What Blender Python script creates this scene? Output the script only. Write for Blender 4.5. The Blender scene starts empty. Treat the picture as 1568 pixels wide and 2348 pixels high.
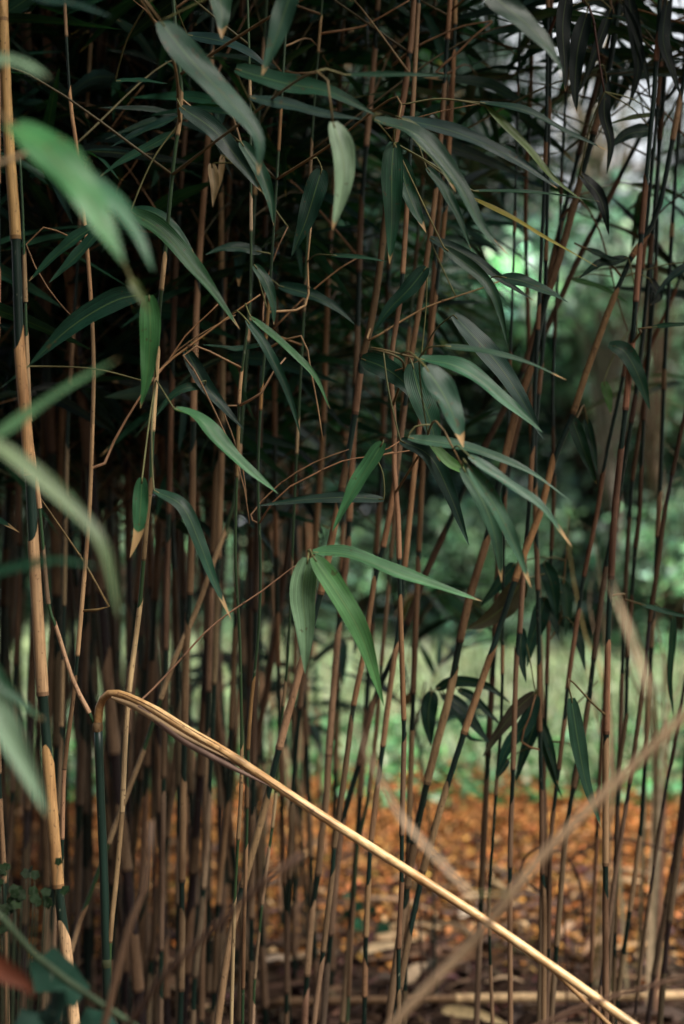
import bpy, math, random
import numpy as np
from mathutils import Vector, Matrix

# ------------------------------------------------------------------ basics
RNG = random.Random(7)
NR = np.random.default_rng(7)
scene = bpy.context.scene
COL = bpy.data.collections.new("thicket"); scene.collection.children.link(COL)
F = 2347.0 * 50 / 36          # focal length in the units the photo was measured in (1568 x 2347)
CAMZ = 1.0

def P(u, v, d):
    """photo position (1568 x 2347 units) at a real distance d in metres -> point in the place"""
    return Vector(((u - 784) / F * d, d, CAMZ - (v - 1173.5) / F * d))

def V(*a): return Vector(a)

def link(o, parent=None):
    COL.objects.link(o)
    if parent is not None: o.parent = parent
    return o

def empty(name, loc, label=None, cat=None, group=None):
    o = bpy.data.objects.new(name, None); o.empty_display_size = .05
    o.location = loc; link(o)
    tag(o, label, cat, group); return o

def tag(o, label=None, cat=None, group=None, kind=None):
    if label: o['label'] = label
    if cat: o['category'] = cat
    if group: o['group'] = group
    if kind: o['kind'] = kind
    return o

# ------------------------------------------------------------------ materials
def newmat(name):
    m = bpy.data.materials.new(name); m.use_nodes = True
    nt = m.node_tree; nt.nodes.clear()
    out = nt.nodes.new('ShaderNodeOutputMaterial')
    b = nt.nodes.new('ShaderNodeBsdfPrincipled')
    nt.links.new(b.outputs[0], out.inputs[0])
    return m, nt, b, out

def N(nt, t, **kw):
    n = nt.nodes.new(t)
    for k, v in kw.items():
        if k.startswith('i_'):
            n.inputs[k[2:].replace('_', ' ')].default_value = v
        else: setattr(n, k, v)
    return n

def mixc(nt, fac, a, b, mode='MIX'):
    n = nt.nodes.new('ShaderNodeMix'); n.data_type = 'RGBA'; n.blend_type = mode
    for s, val in ((n.inputs[0], fac), (n.inputs[6], a), (n.inputs[7], b)):
        if hasattr(val, 'links'): nt.links.new(val, s)
        else: s.default_value = val if not isinstance(val, tuple) or len(val) == 4 else (*val, 1)
    return n.outputs[2]

def ramp(nt, fac, stops):
    n = nt.nodes.new('ShaderNodeValToRGB'); cr = n.color_ramp
    while len(cr.elements) < len(stops): cr.elements.new(.5)
    for e, (p, c) in zip(cr.elements, stops):
        e.position = p; e.color = (c, c, c, 1) if not isinstance(c, tuple) else (*c, 1)
    nt.links.new(fac, n.inputs[0]); return n.outputs[0]

def math_(nt, op, a, b=None, c=None):
    n = nt.nodes.new('ShaderNodeMath'); n.operation = op
    for i, val in enumerate((a, b, c)):
        if val is None: continue
        if hasattr(val, 'links'): nt.links.new(val, n.inputs[i])
        else: n.inputs[i].default_value = val
    return n.outputs[0]

def tint_attr(nt):
    a = N(nt, 'ShaderNodeAttribute'); a.attribute_name = 'tint'; return a

def stretched(nt, sx, sz):
    tc = N(nt, 'ShaderNodeTexCoord'); mp = N(nt, 'ShaderNodeMapping')
    mp.inputs['Scale'].default_value = (sx, sx, sz)
    nt.links.new(tc.outputs['Object'], mp.inputs[0]); return mp.outputs[0]

def mat_leaf(name, rough=.38, trans=.22, spec=.28):
    m, nt, b, out = newmat(name)
    at = tint_attr(nt)
    uv = N(nt, 'ShaderNodeUVMap'); sp = N(nt, 'ShaderNodeSeparateXYZ'); nt.links.new(uv.outputs[0], sp.inputs[0])
    x, y = sp.outputs[0], sp.outputs[1]
    # parallel veins
    w = math_(nt, 'SINE', math_(nt, 'MULTIPLY', x, 84.0))
    veins = math_(nt, 'MULTIPLY_ADD', w, .07, .95)
    mid = ramp(nt, math_(nt, 'ABSOLUTE', math_(nt, 'SUBTRACT', x, .5)), [(0.0, 1.0), (.035, 0.0)])
    tc = N(nt, 'ShaderNodeTexCoord')
    no = N(nt, 'ShaderNodeTexNoise', i_Scale=28.0, i_Detail=4.0); nt.links.new(tc.outputs['Object'], no.inputs[0])
    blot = ramp(nt, no.outputs[0], [(.3, .60), (.7, 1.06)])
    c = mixc(nt, 1.0, at.outputs['Color'], veins, 'MULTIPLY')
    c = mixc(nt, 1.0, c, blot, 'MULTIPLY')
    mpu = N(nt, 'ShaderNodeMapping'); mpu.inputs['Scale'].default_value = (16, 1.6, 1); nt.links.new(uv.outputs[0], mpu.inputs[0])
    cmb = N(nt, 'ShaderNodeVectorMath', operation='ADD'); nt.links.new(mpu.outputs[0], cmb.inputs[0]); nt.links.new(at.outputs['Vector'], cmb.inputs[1])
    nst = N(nt, 'ShaderNodeTexNoise', i_Scale=1.0, i_Detail=4.0); nt.links.new(cmb.outputs[0], nst.inputs[0])
    c = mixc(nt, 1.0, c, ramp(nt, nst.outputs[0], [(.3, .62), (.7, 1.38)]), 'MULTIPLY')
    c = mixc(nt, math_(nt, 'MULTIPLY', mid, .45), c, (.16, .24, .07))
    # dried tips, dried edges and small rust specks belong to the leaf itself
    edge = math_(nt, 'ABSOLUTE', math_(nt, 'SUBTRACT', x, .5))
    no2 = N(nt, 'ShaderNodeTexNoise', i_Scale=60.0, i_Detail=3.0); nt.links.new(tc.outputs['Object'], no2.inputs[0])
    k = math_(nt, 'ADD', y, math_(nt, 'MULTIPLY', math_(nt, 'SUBTRACT', no2.outputs[0], .5), .12))
    k = math_(nt, 'ADD', k, math_(nt, 'MULTIPLY', edge, .10))
    dry = ramp(nt, math_(nt, 'SUBTRACT', k, at.outputs['Alpha']), [(0.0, 0.0), (.035, 1.0)])
    c = mixc(nt, dry, c, (.42, .27, .13))
    no3 = N(nt, 'ShaderNodeTexNoise', i_Scale=190.0, i_Detail=1.0); nt.links.new(tc.outputs['Object'], no3.inputs[0])
    no4 = N(nt, 'ShaderNodeTexNoise', i_Scale=14.0, i_Detail=1.0); nt.links.new(tc.outputs['Object'], no4.inputs[0])
    spk = ramp(nt, math_(nt, 'MULTIPLY', no3.outputs[0], ramp(nt, no4.outputs[0], [(.5, .85), (.62, 1.08)])), [(.70, 0.0), (.76, .6)])
    c = mixc(nt, spk, c, (.07, .045, .02))
    nt.links.new(c, b.inputs['Base Color'])
    b.inputs['Roughness'].default_value = rough
    b.inputs['Specular IOR Level'].default_value = spec
    bp = N(nt, 'ShaderNodeBump', i_Strength=.25, i_Distance=.0006); nt.links.new(w, bp.inputs['Height'])
    nt.links.new(bp.outputs[0], b.inputs['Normal'])
    tr = N(nt, 'ShaderNodeBsdfTranslucent'); 
    nt.links.new(mixc(nt, 1.0, c, (1.2, 1.7, .6), 'MULTIPLY'), tr.inputs[0])
    mx = N(nt, 'ShaderNodeMixShader'); mx.inputs[0].default_value = trans
    nt.links.new(b.outputs[0], mx.inputs[1]); nt.links.new(tr.outputs[0], mx.inputs[2])
    nt.links.new(mx.outputs[0], out.inputs[0])
    return m

def mat_sheath(name):
    m, nt, b, out = newmat(name)
    at = tint_attr(nt); oi = N(nt, 'ShaderNodeObjectInfo')
    n1 = N(nt, 'ShaderNodeTexNoise', i_Scale=1.0, i_Detail=5.0, i_Roughness=.6)
    nt.links.new(stretched(nt, 900, 16), n1.inputs[0])
    n2 = N(nt, 'ShaderNodeTexNoise', i_Scale=1.0, i_Detail=3.0); nt.links.new(stretched(nt, 60, 14), n2.inputs[0])
    n3 = N(nt, 'ShaderNodeTexNoise', i_Scale=1.0, i_Detail=1.0); nt.links.new(stretched(nt, 320, 260), n3.inputs[0])
    n4 = N(nt, 'ShaderNodeTexNoise', i_Scale=1.0, i_Detail=2.0); nt.links.new(stretched(nt, 130, 120), n4.inputs[0])
    c = mixc(nt, 1.0, at.outputs['Color'], ramp(nt, n1.outputs[0], [(.3, .55), (.7, 1.3)]), 'MULTIPLY')
    c = mixc(nt, 1.0, c, ramp(nt, n2.outputs[0], [(.28, (.50, .44, .40)), (.5, (.95, .93, .9)), (.75, (1.25, 1.25, 1.2))]), 'MULTIPLY')
    c = mixc(nt, ramp(nt, n3.outputs[0], [(.68, 0.0), (.73, .75)]), c, (.10, .055, .028))
    c = mixc(nt, ramp(nt, n4.outputs[0], [(.70, 0.0), (.76, .55)]), c, (.09, .06, .04))
    hs = N(nt, 'ShaderNodeHueSaturation'); nt.links.new(c, hs.inputs['Color'])
    nt.links.new(math_(nt, 'MULTIPLY_ADD', oi.outputs['Random'], .60, .50), hs.inputs['Value'])
    nt.links.new(hs.outputs[0], b.inputs['Base Color'])
    b.inputs['Roughness'].default_value = .62; b.inputs['Specular IOR Level'].default_value = .3
    bp = N(nt, 'ShaderNodeBump', i_Strength=.35, i_Distance=.0005); nt.links.new(n1.outputs[0], bp.inputs['Height'])
    nt.links.new(bp.outputs[0], b.inputs['Normal'])
    return m

def mat_culm(name):
    m, nt, b, out = newmat(name)
    at = tint_attr(nt)
    n2 = N(nt, 'ShaderNodeTexNoise', i_Scale=1.0, i_Detail=3.0); nt.links.new(stretched(nt, 90, 10), n2.inputs[0])
    n3 = N(nt, 'ShaderNodeTexNoise', i_Scale=1.0, i_Detail=1.0); nt.links.new(stretched(nt, 260, 120), n3.inputs[0])
    c = mixc(nt, 1.0, at.outputs['Color'], ramp(nt, n2.outputs[0], [(.3, .65), (.75, 1.35)]), 'MULTIPLY')
    c = mixc(nt, ramp(nt, n3.outputs[0], [(.70, 0.0), (.74, .6)]), c, (.16, .17, .12))
    nt.links.new(c, b.inputs['Base Color'])
    b.inputs['Roughness'].default_value = .42; b.inputs['Specular IOR Level'].default_value = .35
    return m

def mat_tint(name, rough=.8, trans=0.0, spec=.3, nscale=40.0, lo=.7, hi=1.3):
    m, nt, b, out = newmat(name)
    at = tint_attr(nt); tc = N(nt, 'ShaderNodeTexCoord')
    no = N(nt, 'ShaderNodeTexNoise', i_Scale=nscale, i_Detail=4.0); nt.links.new(tc.outputs['Object'], no.inputs[0])
    c = mixc(nt, 1.0, at.outputs['Color'], ramp(nt, no.outputs[0], [(.3, lo), (.7, hi)]), 'MULTIPLY')
    nt.links.new(c, b.inputs['Base Color'])
    b.inputs['Roughness'].default_value = rough; b.inputs['Specular IOR Level'].default_value = spec
    if trans:
        tr = N(nt, 'ShaderNodeBsdfTranslucent'); nt.links.new(c, tr.inputs[0])
        mx = N(nt, 'ShaderNodeMixShader'); mx.inputs[0].default_value = trans
        nt.links.new(b.outputs[0], mx.inputs[1]); nt.links.new(tr.outputs[0], mx.inputs[2])
        nt.links.new(mx.outputs[0], out.inputs[0])
    return m

M_LEAF = mat_leaf('bamboo leaf')
M_SHEATH = mat_sheath('dry sheath')
M_CULM = mat_culm('green culm')
M_TWIG = mat_tint('twig', .6, 0, .3, 60)
M_DRY = mat_tint('dead leaf', .7, .15, .25, 50)
M_LITTER = mat_tint('fallen leaves', .75, .1, .25, 25)
M_GRASS = mat_tint('grass blades', .6, .25, .3, 3.0, .75, 1.25)
M_BUSH = mat_tint('bush leaves', .45, .18, .4, 2.5, .6, 1.4)
M_BARK = mat_tint('bark', .9, 0, .2, 12, .6, 1.35)

def mat_ground():
    m, nt, b, out = newmat('soil and turf')
    tc = N(nt, 'ShaderNodeTexCoord'); sp = N(nt, 'ShaderNodeSeparateXYZ'); nt.links.new(tc.outputs['Object'], sp.inputs[0])
    n1 = N(nt, 'ShaderNodeTexNoise', i_Scale=9.0, i_Detail=8.0, i_Roughness=.7); nt.links.new(tc.outputs['Object'], n1.inputs[0])
    n2 = N(nt, 'ShaderNodeTexNoise', i_Scale=.9, i_Detail=4.0); nt.links.new(tc.outputs['Object'], n2.inputs[0])
    soil = mixc(nt, ramp(nt, n1.outputs[0], [(.35, 0.0), (.65, 1.0)]), (.018, .012, .010), (.09, .05, .03))
    leafy = mixc(nt, ramp(nt, n1.outputs[0], [(.38, 0.0), (.62, 1.0)]), (.09, .04, .016), (.46, .22, .07))
    turf = mixc(nt, ramp(nt, n1.outputs[0], [(.35, 0.0), (.65, 1.0)]), (.10, .16, .07), (.28, .36, .19))
    yy = math_(nt, 'ADD', sp.outputs[1], math_(nt, 'MULTIPLY', math_(nt, 'SUBTRACT', n2.outputs[0], .5), 1.2))
    f1 = ramp(nt, math_(nt, 'DIVIDE', yy, 10.0), [(.32, 0.0), (.42, 1.0)])
    f2 = ramp(nt, math_(nt, 'DIVIDE', yy, 10.0), [(.51, 0.0), (.545, 1.0)])
    c = mixc(nt, f1, soil, leafy); c = mixc(nt, f2, c, turf)
    nt.links.new(c, b.inputs['Base Color']); b.inputs['Roughness'].default_value = .95
    b.inputs['Specular IOR Level'].default_value = .15
    bp = N(nt, 'ShaderNodeBump', i_Strength=.8, i_Distance=.03); nt.links.new(n1.outputs[0], bp.inputs['Height'])
    nt.links.new(bp.outputs[0], b.inputs['Normal'])
    return m

# ------------------------------------------------------------------ mesh helpers
class MB:
    def __init__(s):
        s.v = []; s.f = []; s.t = []; s.uv = []; s.mi = []; s.n = 0
    def add(s, verts, faces, tint, uvs=None, mi=0):
        """verts (n,3); faces list of index tuples; tint one rgba or (n,4); uvs (n,2) per vertex"""
        verts = np.asarray(verts, float); n = len(verts)
        s.v.append(verts)
        tt = np.asarray(tint, float)
        if tt.ndim == 1: tt = np.tile(tt, (n, 1))
        s.t.append(tt)
        s.uv.append(np.zeros((n, 2)) if uvs is None else np.asarray(uvs, float))
        base = s.n
        s.f.extend([tuple(i + base for i in f) for f in faces]); s.mi.extend([mi] * len(faces))
        s.n += n
    def mesh(s, name, mats, smooth=True, origin=None):
        me = bpy.data.meshes.new(name)
        v = np.concatenate(s.v)
        if origin is not None: v = v - np.asarray(origin, float)
        me.from_pydata(v.tolist(), [], s.f)
        for m in (mats if isinstance(mats, (list, tuple)) else [mats]): me.materials.append(m)
        t = np.concatenate(s.t)
        a = me.attributes.new('tint', 'FLOAT_COLOR', 'POINT'); a.data.foreach_set('color', t.astype(np.float32).ravel())
        uvl = me.uv_layers.new(name='UVMap')
        idx = np.empty(len(me.loops), dtype=np.int32); me.loops.foreach_get('vertex_index', idx)
        uvl.data.foreach_set('uv', np.concatenate(s.uv)[idx].astype(np.float32).ravel())
        me.polygons.foreach_set('material_index', s.mi)
        if smooth: me.polygons.foreach_set('use_smooth', [True] * len(me.polygons))
        me.update(); return me
    def build(s, name, mats, parent=None, origin=None, smooth=True):
        o = bpy.data.objects.new(name, s.mesh(name, mats, smooth, origin)); link(o, parent); return o

def quads_arr(mb, centers, size, aspect, tints, tilt=1.0, fold=.25):
    """many small folded leaf faces at once: two quads each (6 verts)"""
    n = len(centers)
    a = NR.normal(size=(n, 3)); a[:, 2] *= tilt; a /= np.linalg.norm(a, axis=1)[:, None]
    r = NR.normal(size=(n, 3)); b = np.cross(a, r); b /= np.linalg.norm(b, axis=1)[:, None]
    c = np.cross(a, b)
    L = (size * (0.6 + .8 * NR.random(n)))[:, None]; W = L * aspect
    prof = [(-.5, 0, 0), (-.1, .5, fold), (.5, 0, 0), (-.1, -.5, fold)]
    vv = np.empty((n, 4, 3))
    for i, (l, w, h) in enumerate(prof):
        vv[:, i] = centers + a * L * l + b * W * w + c * W * h
    base = mb.n
    mb.v.append(vv.reshape(-1, 3)); mb.t.append(np.repeat(tints, 4, axis=0)); mb.uv.append(np.tile(np.array([[.5, 0], [1, .4], [.5, 1], [0, .4]]), (n, 1)))
    ids = base + np.arange(n * 4).reshape(n, 4)
    mb.f.extend([(q[0], q[1], q[2]) for q in ids.tolist()]); mb.f.extend([(q[0], q[2], q[3]) for q in ids.tolist()])
    mb.mi.extend([0] * (2 * n)); mb.n += n * 4

def tints(n, base, var=.25, hue=.12):
    b = np.asarray(base, float)
    k = np.exp(NR.normal(0, var, (n, 1))); h = 1 + NR.normal(0, hue, (n, 3))
    out = np.ones((n, 4)); out[:, :3] = np.clip(b * k * h, .003, .9); return out

def catmull(pts, step):
    pts = [Vector(p) for p in pts]
    if len(pts) == 2:
        n = max(2, int((pts[1] - pts[0]).length / step) + 1)
        return [pts[0].lerp(pts[1], i / (n - 1)) for i in range(n)]
    e = [pts[0] * 2 - pts[1]] + pts + [pts[-1] * 2 - pts[-2]]
    out = []
    for i in range(1, len(e) - 2):
        p0, p1, p2, p3 = e[i - 1], e[i], e[i + 1], e[i + 2]
        n = max(1, int(round((p2 - p1).length / step)))
        for k in range(n):
            t = k / n
            out.append(.5 * ((2 * p1) + (p2 - p0) * t + (2 * p0 - 5 * p1 + 4 * p2 - p3) * t * t + (-p0 + 3 * p1 - 3 * p2 + p3) * t ** 3))
    out.append(pts[-1]); return out

def arclen(pts):
    s = [0.0]
    for a, b in zip(pts, pts[1:]): s.append(s[-1] + (b - a).length)
    return s

def at_len(pts, S, s):
    if s <= 0: return pts[0].copy()
    if s >= S[-1]: return pts[-1].copy()
    import bisect
    i = bisect.bisect_right(S, s) - 1
    k = (s - S[i]) / max(1e-9, S[i + 1] - S[i]); return pts[i].lerp(pts[i + 1], k)

def frames(pts):
    T = []
    for i in range(len(pts)):
        a = pts[max(0, i - 1)]; b = pts[min(len(pts) - 1, i + 1)]
        d = b - a; T.append(d.normalized() if d.length > 1e-9 else Vector((0, 0, 1)))
    ref = Vector((1, 0, 0)) if abs(T[0].x) < .8 else Vector((0, 1, 0))
    n = (ref - T[0] * ref.dot(T[0])).normalized(); out = []
    for t in T:
        n = (n - t * n.dot(t)).normalized(); out.append((t, n, t.cross(n)))
    return out

def tube(mb, pts, radii, tint, sides=8, mi=0, cap=True, skew=None):
    """skew=(amp, phi): slide the last ring along the tube into a slanting point"""
    fr = frames(pts); vs = []; n = len(pts)
    for i, (p, (t, a, b)) in enumerate(zip(pts, fr)):
        for k in range(sides):
            th = 2 * math.pi * k / sides
            q = p + (a * math.cos(th) + b * math.sin(th)) * radii[i]
            if skew and i >= n - 3:
                q = q + t * skew[0] * (.5 + .5 * math.cos(th - skew[1])) ** 2 * (i - (n - 4)) / 3
            vs.append(q[:])
    fs = []
    for i in range(n - 1):
        for k in range(sides):
            k2 = (k + 1) % sides
            fs.append((i * sides + k, i * sides + k2, (i + 1) * sides + k2, (i + 1) * sides + k))
    if cap:
        fs.append(tuple(range(sides - 1, -1, -1))); fs.append(tuple((n - 1) * sides + k for k in range(sides)))
    mb.add(vs, fs, tint, mi=mi)

def blade(mb, pts, width, tint, nrm=None, nup=.45, roll=0.0, fold=.22, sections=14, wave=0.0, mi=0, across=5, twist=0.0):
    """a lance-shaped leaf along pts, midrib sunk, edges raised; tint alpha = where the dry tip starts"""
    fine = catmull(pts, max(.004, sum((Vector(b) - Vector(a)).length for a, b in zip(pts, pts[1:])) / 40))
    S = arclen(fine); L = S[-1]; vs = []; uv = []
    ph = RNG.random() * 6
    for i in range(sections + 1):
        t = i / sections; p = at_len(fine, S, t * L)
        tg = (at_len(fine, S, min(L, t * L + L * .03)) - at_len(fine, S, max(0, t * L - L * .03))).normalized()
        n = nrm if nrm is not None else (Vector((0, -1, 0)) * 1.0 + Vector((0, 0, 1)) * nup)
        side = tg.cross(n)
        if side.length < 1e-4: side = tg.cross(Vector((1, 0, 0)))
        side.normalize(); nn = side.cross(tg).normalized()
        r = roll + twist * (t - .3)
        side, nn = side * math.cos(r) + nn * math.sin(r), nn * math.cos(r) - side * math.sin(r)
        w = math.sin(math.pi * min(1, (t * .985 + .015)) ** .54) ** .8 if t < 1 else 0
        w = max(w, .03) * width / 2
        if t > .999: w = width * .004
        for k in range(across):
            x = -1 + 2 * k / (across - 1)
            h = fold * (x * x) * w * 1.2 + wave * math.sin(t * 14 + ph + x * 2) * w * .25 * abs(x)
            vs.append((p + side * (x * w) + nn * h)[:]); uv.append(((x + 1) / 2, t))
    fs = []
    for i in range(sections):
        for k in range(across - 1):
            a = i * across + k; fs.append((a, a + 1, a + across + 1, a + across))
    mb.add(vs, fs, tint, uv, mi)

# ------------------------------------------------------------------ colours (own base colours, some sheath and leaf tones darkened to stand in for shade)
TAN = (.35, .205, .11); PALE = (.46, .32, .18); BROWN = (.155, .092, .052); STRAW = (.66, .46, .24); DULL = (.12, .078, .052)
CULM = (.010, .026, .019); CULM_L = (.028, .060, .024); CULM_P = (.045, .032, .030)
LEAFC = dict(dark=(.012, .048, .032), mid=(.019, .074, .043), green=(.034, .118, .058), bright=(.052, .175, .058),
             pale=(.17, .27, .17), blue=(.016, .050, .045), grey=(.036, .095, .058), yellow=(.30, .24, .035),
             olive=(.10, .14, .04), lime=(.10, .24, .07), dry=(.36, .24, .13), dull=(.10, .105, .055))

def rgba(c, a=1.0, var=.12):
    k = math.exp(RNG.gauss(0, var)); return (c[0] * k * (1 + RNG.gauss(0, .05)), c[1] * k, c[2] * k * (1 + RNG.gauss(0, .06)), a)

# ------------------------------------------------------------------ bamboo stalks
DARKTOP = {'S%d' % i for i in range(18, 36)} | {'S4', 'S5', 'S10', 'S11', 'F7', 'S9'}   # few sheaths high up; on the right stalks dark culm stands in for shade
STALKS = []   # (root, world polyline, radius) for fixing twigs to

def culm_and_sheaths(root, origin, path, rad, intervals, tan, culm, sides=12, step_s=.03, top_taper=.45):
    """path: dense list of points from the ground up; intervals: [(s_node, s_top)] along it, s_node is the node a sheath starts from"""
    S = arclen(path); L = S[-1]
    def R(s): return rad * (1 - top_taper * max(0, s / L - .35) / .65)
    ks = sorted(set([round(i * step_s, 4) for i in range(int(L / step_s) + 1)] + [L]))
    nodes = [a for a, b in intervals]
    extra = []
    for nd in nodes: extra += [nd - .006, nd - .002, nd + .002, nd + .006]
    ks = sorted(k for k in set(ks + [e for e in extra if 0 < e < L]))
    pts = [at_len(path, S, k) for k in ks]; rr = []
    for k in ks:
        q = R(k)
        for nd in nodes:
            if abs(k - nd) < .0035: q *= 1.16
        rr.append(q)
    mb = MB(); tube(mb, pts, rr, rgba(culm, 1, .1), sides)
    mb.build('culm', M_CULM, root, origin)
    for (a, b) in intervals:
        if b - a < .012 or a >= L - .02: continue
        b = min(b, L - .001)
        n = max(4, int((b - a) / .03) + 2)
        pp = [at_len(path, S, a + (b - a) * i / (n - 1)) for i in range(n)]
        q = R(a)
        rr = [q * (1.20 - .09 * i / (n - 1)) + .0002 for i in range(n)]
        rr[-1] *= 1.015
        wz = max(0.0, min(1.0, (.95 - pp[0].z) / .7)); tn = tuple(q_ * (1 - .55 * wz) + w_ * .55 * wz for q_, w_ in zip(tan, (.38, .275, .175)))   # low sheaths are older and bleached
        mb = MB(); c0 = rgba(tn, 1, .10)
        tube(mb, pp, rr, c0, sides, cap=False, skew=(min(.05, rad * 5), RNG.uniform(0, 6.28)))
        # slightly ragged dark ring where the sheath leaves the node
        tube(mb, [pp[0] - (pp[1] - pp[0]).normalized() * .0018, pp[0] + (pp[1] - pp[0]).normalized() * .0022], [q * 1.27, q * 1.26], (c0[0] * .45, c0[1] * .42, c0[2] * .42, 1), sides, cap=False)
        mb.build('sheath', M_SHEATH, root, origin)

def branch_cluster(tw, lf, p, dirv, length, nleaf, leaf_len, tint_names, droop=.5, sections=6, across=3, dry_p=.25, mi=0):
    """a thin twig with a fan of leaves at its end and a few along it"""
    mid = p + dirv * length * .55 + Vector((0, 0, length * .06)); end = p + dirv * length - Vector((0, 0, length * .12 * droop))
    pts = catmull([p, mid, end], .04)
    tube(tw, pts, [.0016 - .0009 * i / (len(pts) - 1) for i in range(len(pts))], rgba(RNG.choice([(.09, .075, .035), (.20, .12, .06)])), 5, mi=mi)
    S = arclen(pts)
    for k in range(nleaf):
        s = S[-1] * (1 - .5 * (k / max(1, nleaf)) ** 1.3); q = at_len(pts, S, s)
        tg = (at_len(pts, S, min(S[-1], s)) - at_len(pts, S, max(0, s - .03))).normalized()
        az = RNG.uniform(-1.2, 1.2); d = Matrix.Rotation(az, 3, 'Z') @ tg
        d = (d + Vector((RNG.gauss(0, .2), RNG.gauss(0, .2), RNG.uniform(-.6, .25)))).normalized()
        ll = leaf_len * RNG.uniform(.65, 1.25); dr = droop * RNG.uniform(.4, 1.5)
        p1 = q + d * ll * .35; p2 = q + d * ll * .7 - Vector((0, 0, ll * .16 * dr)); d2 = d - Vector((0, 0, .55 * dr))
        p3 = p2 + d2.normalized() * ll * .33
        alpha = RNG.uniform(.86, .97) if RNG.random() < dry_p else 1.3
        nn = Vector((RNG.gauss(0, .5), RNG.gauss(-.3, .5), 1.0))
        blade(lf, [q, p1, p2, p3], ll * RNG.uniform(.085, .13), rgba(LEAFC[RNG.choice(tint_names)], alpha, .2), nrm=nn, roll=RNG.gauss(0, .5), sections=sections, across=across)

def stalk_foliage(root, origin, path, z0, z1, n, names, leaf_len=.155, lfl=(.2, .42), nleaf=(4, 7), back_only=False, crown=False):
    tw = MB(); lf = MB()
    zs = [p.z for p in path]
    for i in range(n):
        z = z0 + (z1 - z0) * (i + RNG.random()) / n
        j = min(range(len(zs)), key=lambda k: abs(zs[k] - z)); p = path[j]
        for _ in range(8):
            az = RNG.uniform(0, 2 * math.pi)
            if not back_only or math.sin(az) > -.25: break
        el = RNG.uniform(.2, .95)
        d = Vector((math.cos(az) * math.cos(el), math.sin(az) * math.cos(el), math.sin(el)))
        if crown:
            cr = lf; branch_cluster(cr, cr, p, d, RNG.uniform(*lfl), RNG.randint(*nleaf), leaf_len, names, mi=1)
        else:
            tw = MB(); lf = MB(); branch_cluster(tw, lf, p, d, RNG.uniform(*lfl), RNG.randint(*nleaf), leaf_len, names)
            b = tw.build('branch', M_TWIG, root, origin); lf.build('leaves', M_LEAF, b, origin)
    if crown and lf.n: lf.build('crown', [M_LEAF, M_TWIG], root, origin)

def traced(key, d, w, pts, tans, label, tan=TAN, culm=CULM, group=None, fol=None, dtop=0.0, hz=2.55, auto=True, name='bamboo_stalk', names=('dark', 'dark', 'mid', 'blue')):
    """a stalk measured in the photo: w its width, pts its course from the top down, tans the covered stretches (top, bottom)"""
    pts = sorted(pts, key=lambda q: q[1])
    rad = w / 2 / F * d / 1.13
    W = [P(u, v, d + dtop * max(0, (1173 - v) / 1173)) for u, v in pts]
    up = (W[0] - W[1]).normalized(); up = (up * .8 + Vector((0, 0, .5))).normalized()
    topz = hz + RNG.uniform(-.25, .25); chain = []
    p = W[0].copy()
    while p.z < topz:
        up = (up + Vector((RNG.gauss(0, .02), RNG.gauss(0, .02) + .02, .05))).normalized(); p = p + up * .22; chain.append(p.copy())
    dn = (W[-1] - W[-2]).normalized(); down = []; p = W[-1].copy()
    while p.z > 0.02:
        dn = (dn + Vector((0, 0, -.25))).normalized(); st = min(.2, p.z + .01); p = p + dn * st
        if p.z < .02: p.z = -.02
        down.append(p.copy())
    if down and len(down) > 1 and (down[-1] - down[-2]).length < .03: down.pop(-2)
    ctl = list(reversed(down)) + list(reversed(W)) + chain
    path = catmull(ctl, .025)
    base = ctl[0].copy(); origin = Vector((base.x, base.y, 0))
    root = empty(name, origin, label, 'bamboo', group)
    S = arclen(path)
    vv = [1173.5 - (q.z - CAMZ) / q.y * F for q in path]
    def s_at(v):
        j = min(range(len(vv)), key=lambda k: abs(vv[k] - v)); return S[j]
    iv = sorted((s_at(b), s_at(a)) for a, b in tans)
    # carry the same rhythm on above and below the measured stretches
    out = list(iv)
    L = S[-1]
    node = (iv[0][0] if iv else L * .5); 
    while node > .05:
        gap = RNG.uniform(.17, .25); node -= gap
        if node > -.05: out.append((max(.0, node), node + gap * RNG.uniform(.6, .9)))
    node = (iv[-1][1] + RNG.uniform(.02, .08)) if iv else L * .5
    while node < L - .05:
        gap = RNG.uniform(.15, .22); f_ = (.08, .3) if key in DARKTOP else (.4, .8); out.append((node, node + gap * RNG.uniform(*f_))); node += gap
    culm_and_sheaths(root, origin, path, rad, sorted(out), tan, culm)
    STALKS.append(dict(root=root, path=path, origin=origin, key=key, d=d))
    if fol:
        z0, n = fol; z0 -= .2; n = int(n * (1.6 if root.location.x < .1 else 1.9)); stalk_foliage(root, origin, path, z0, path[-1].z - .05, n, names, back_only=True)
    return root

# key, depth, width, points, sheathed stretches, label
G = 'tall bamboo stalks of the thicket'
def T(*a, **k):
    k.setdefault('group', G); return traced(*a, **k)

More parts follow.
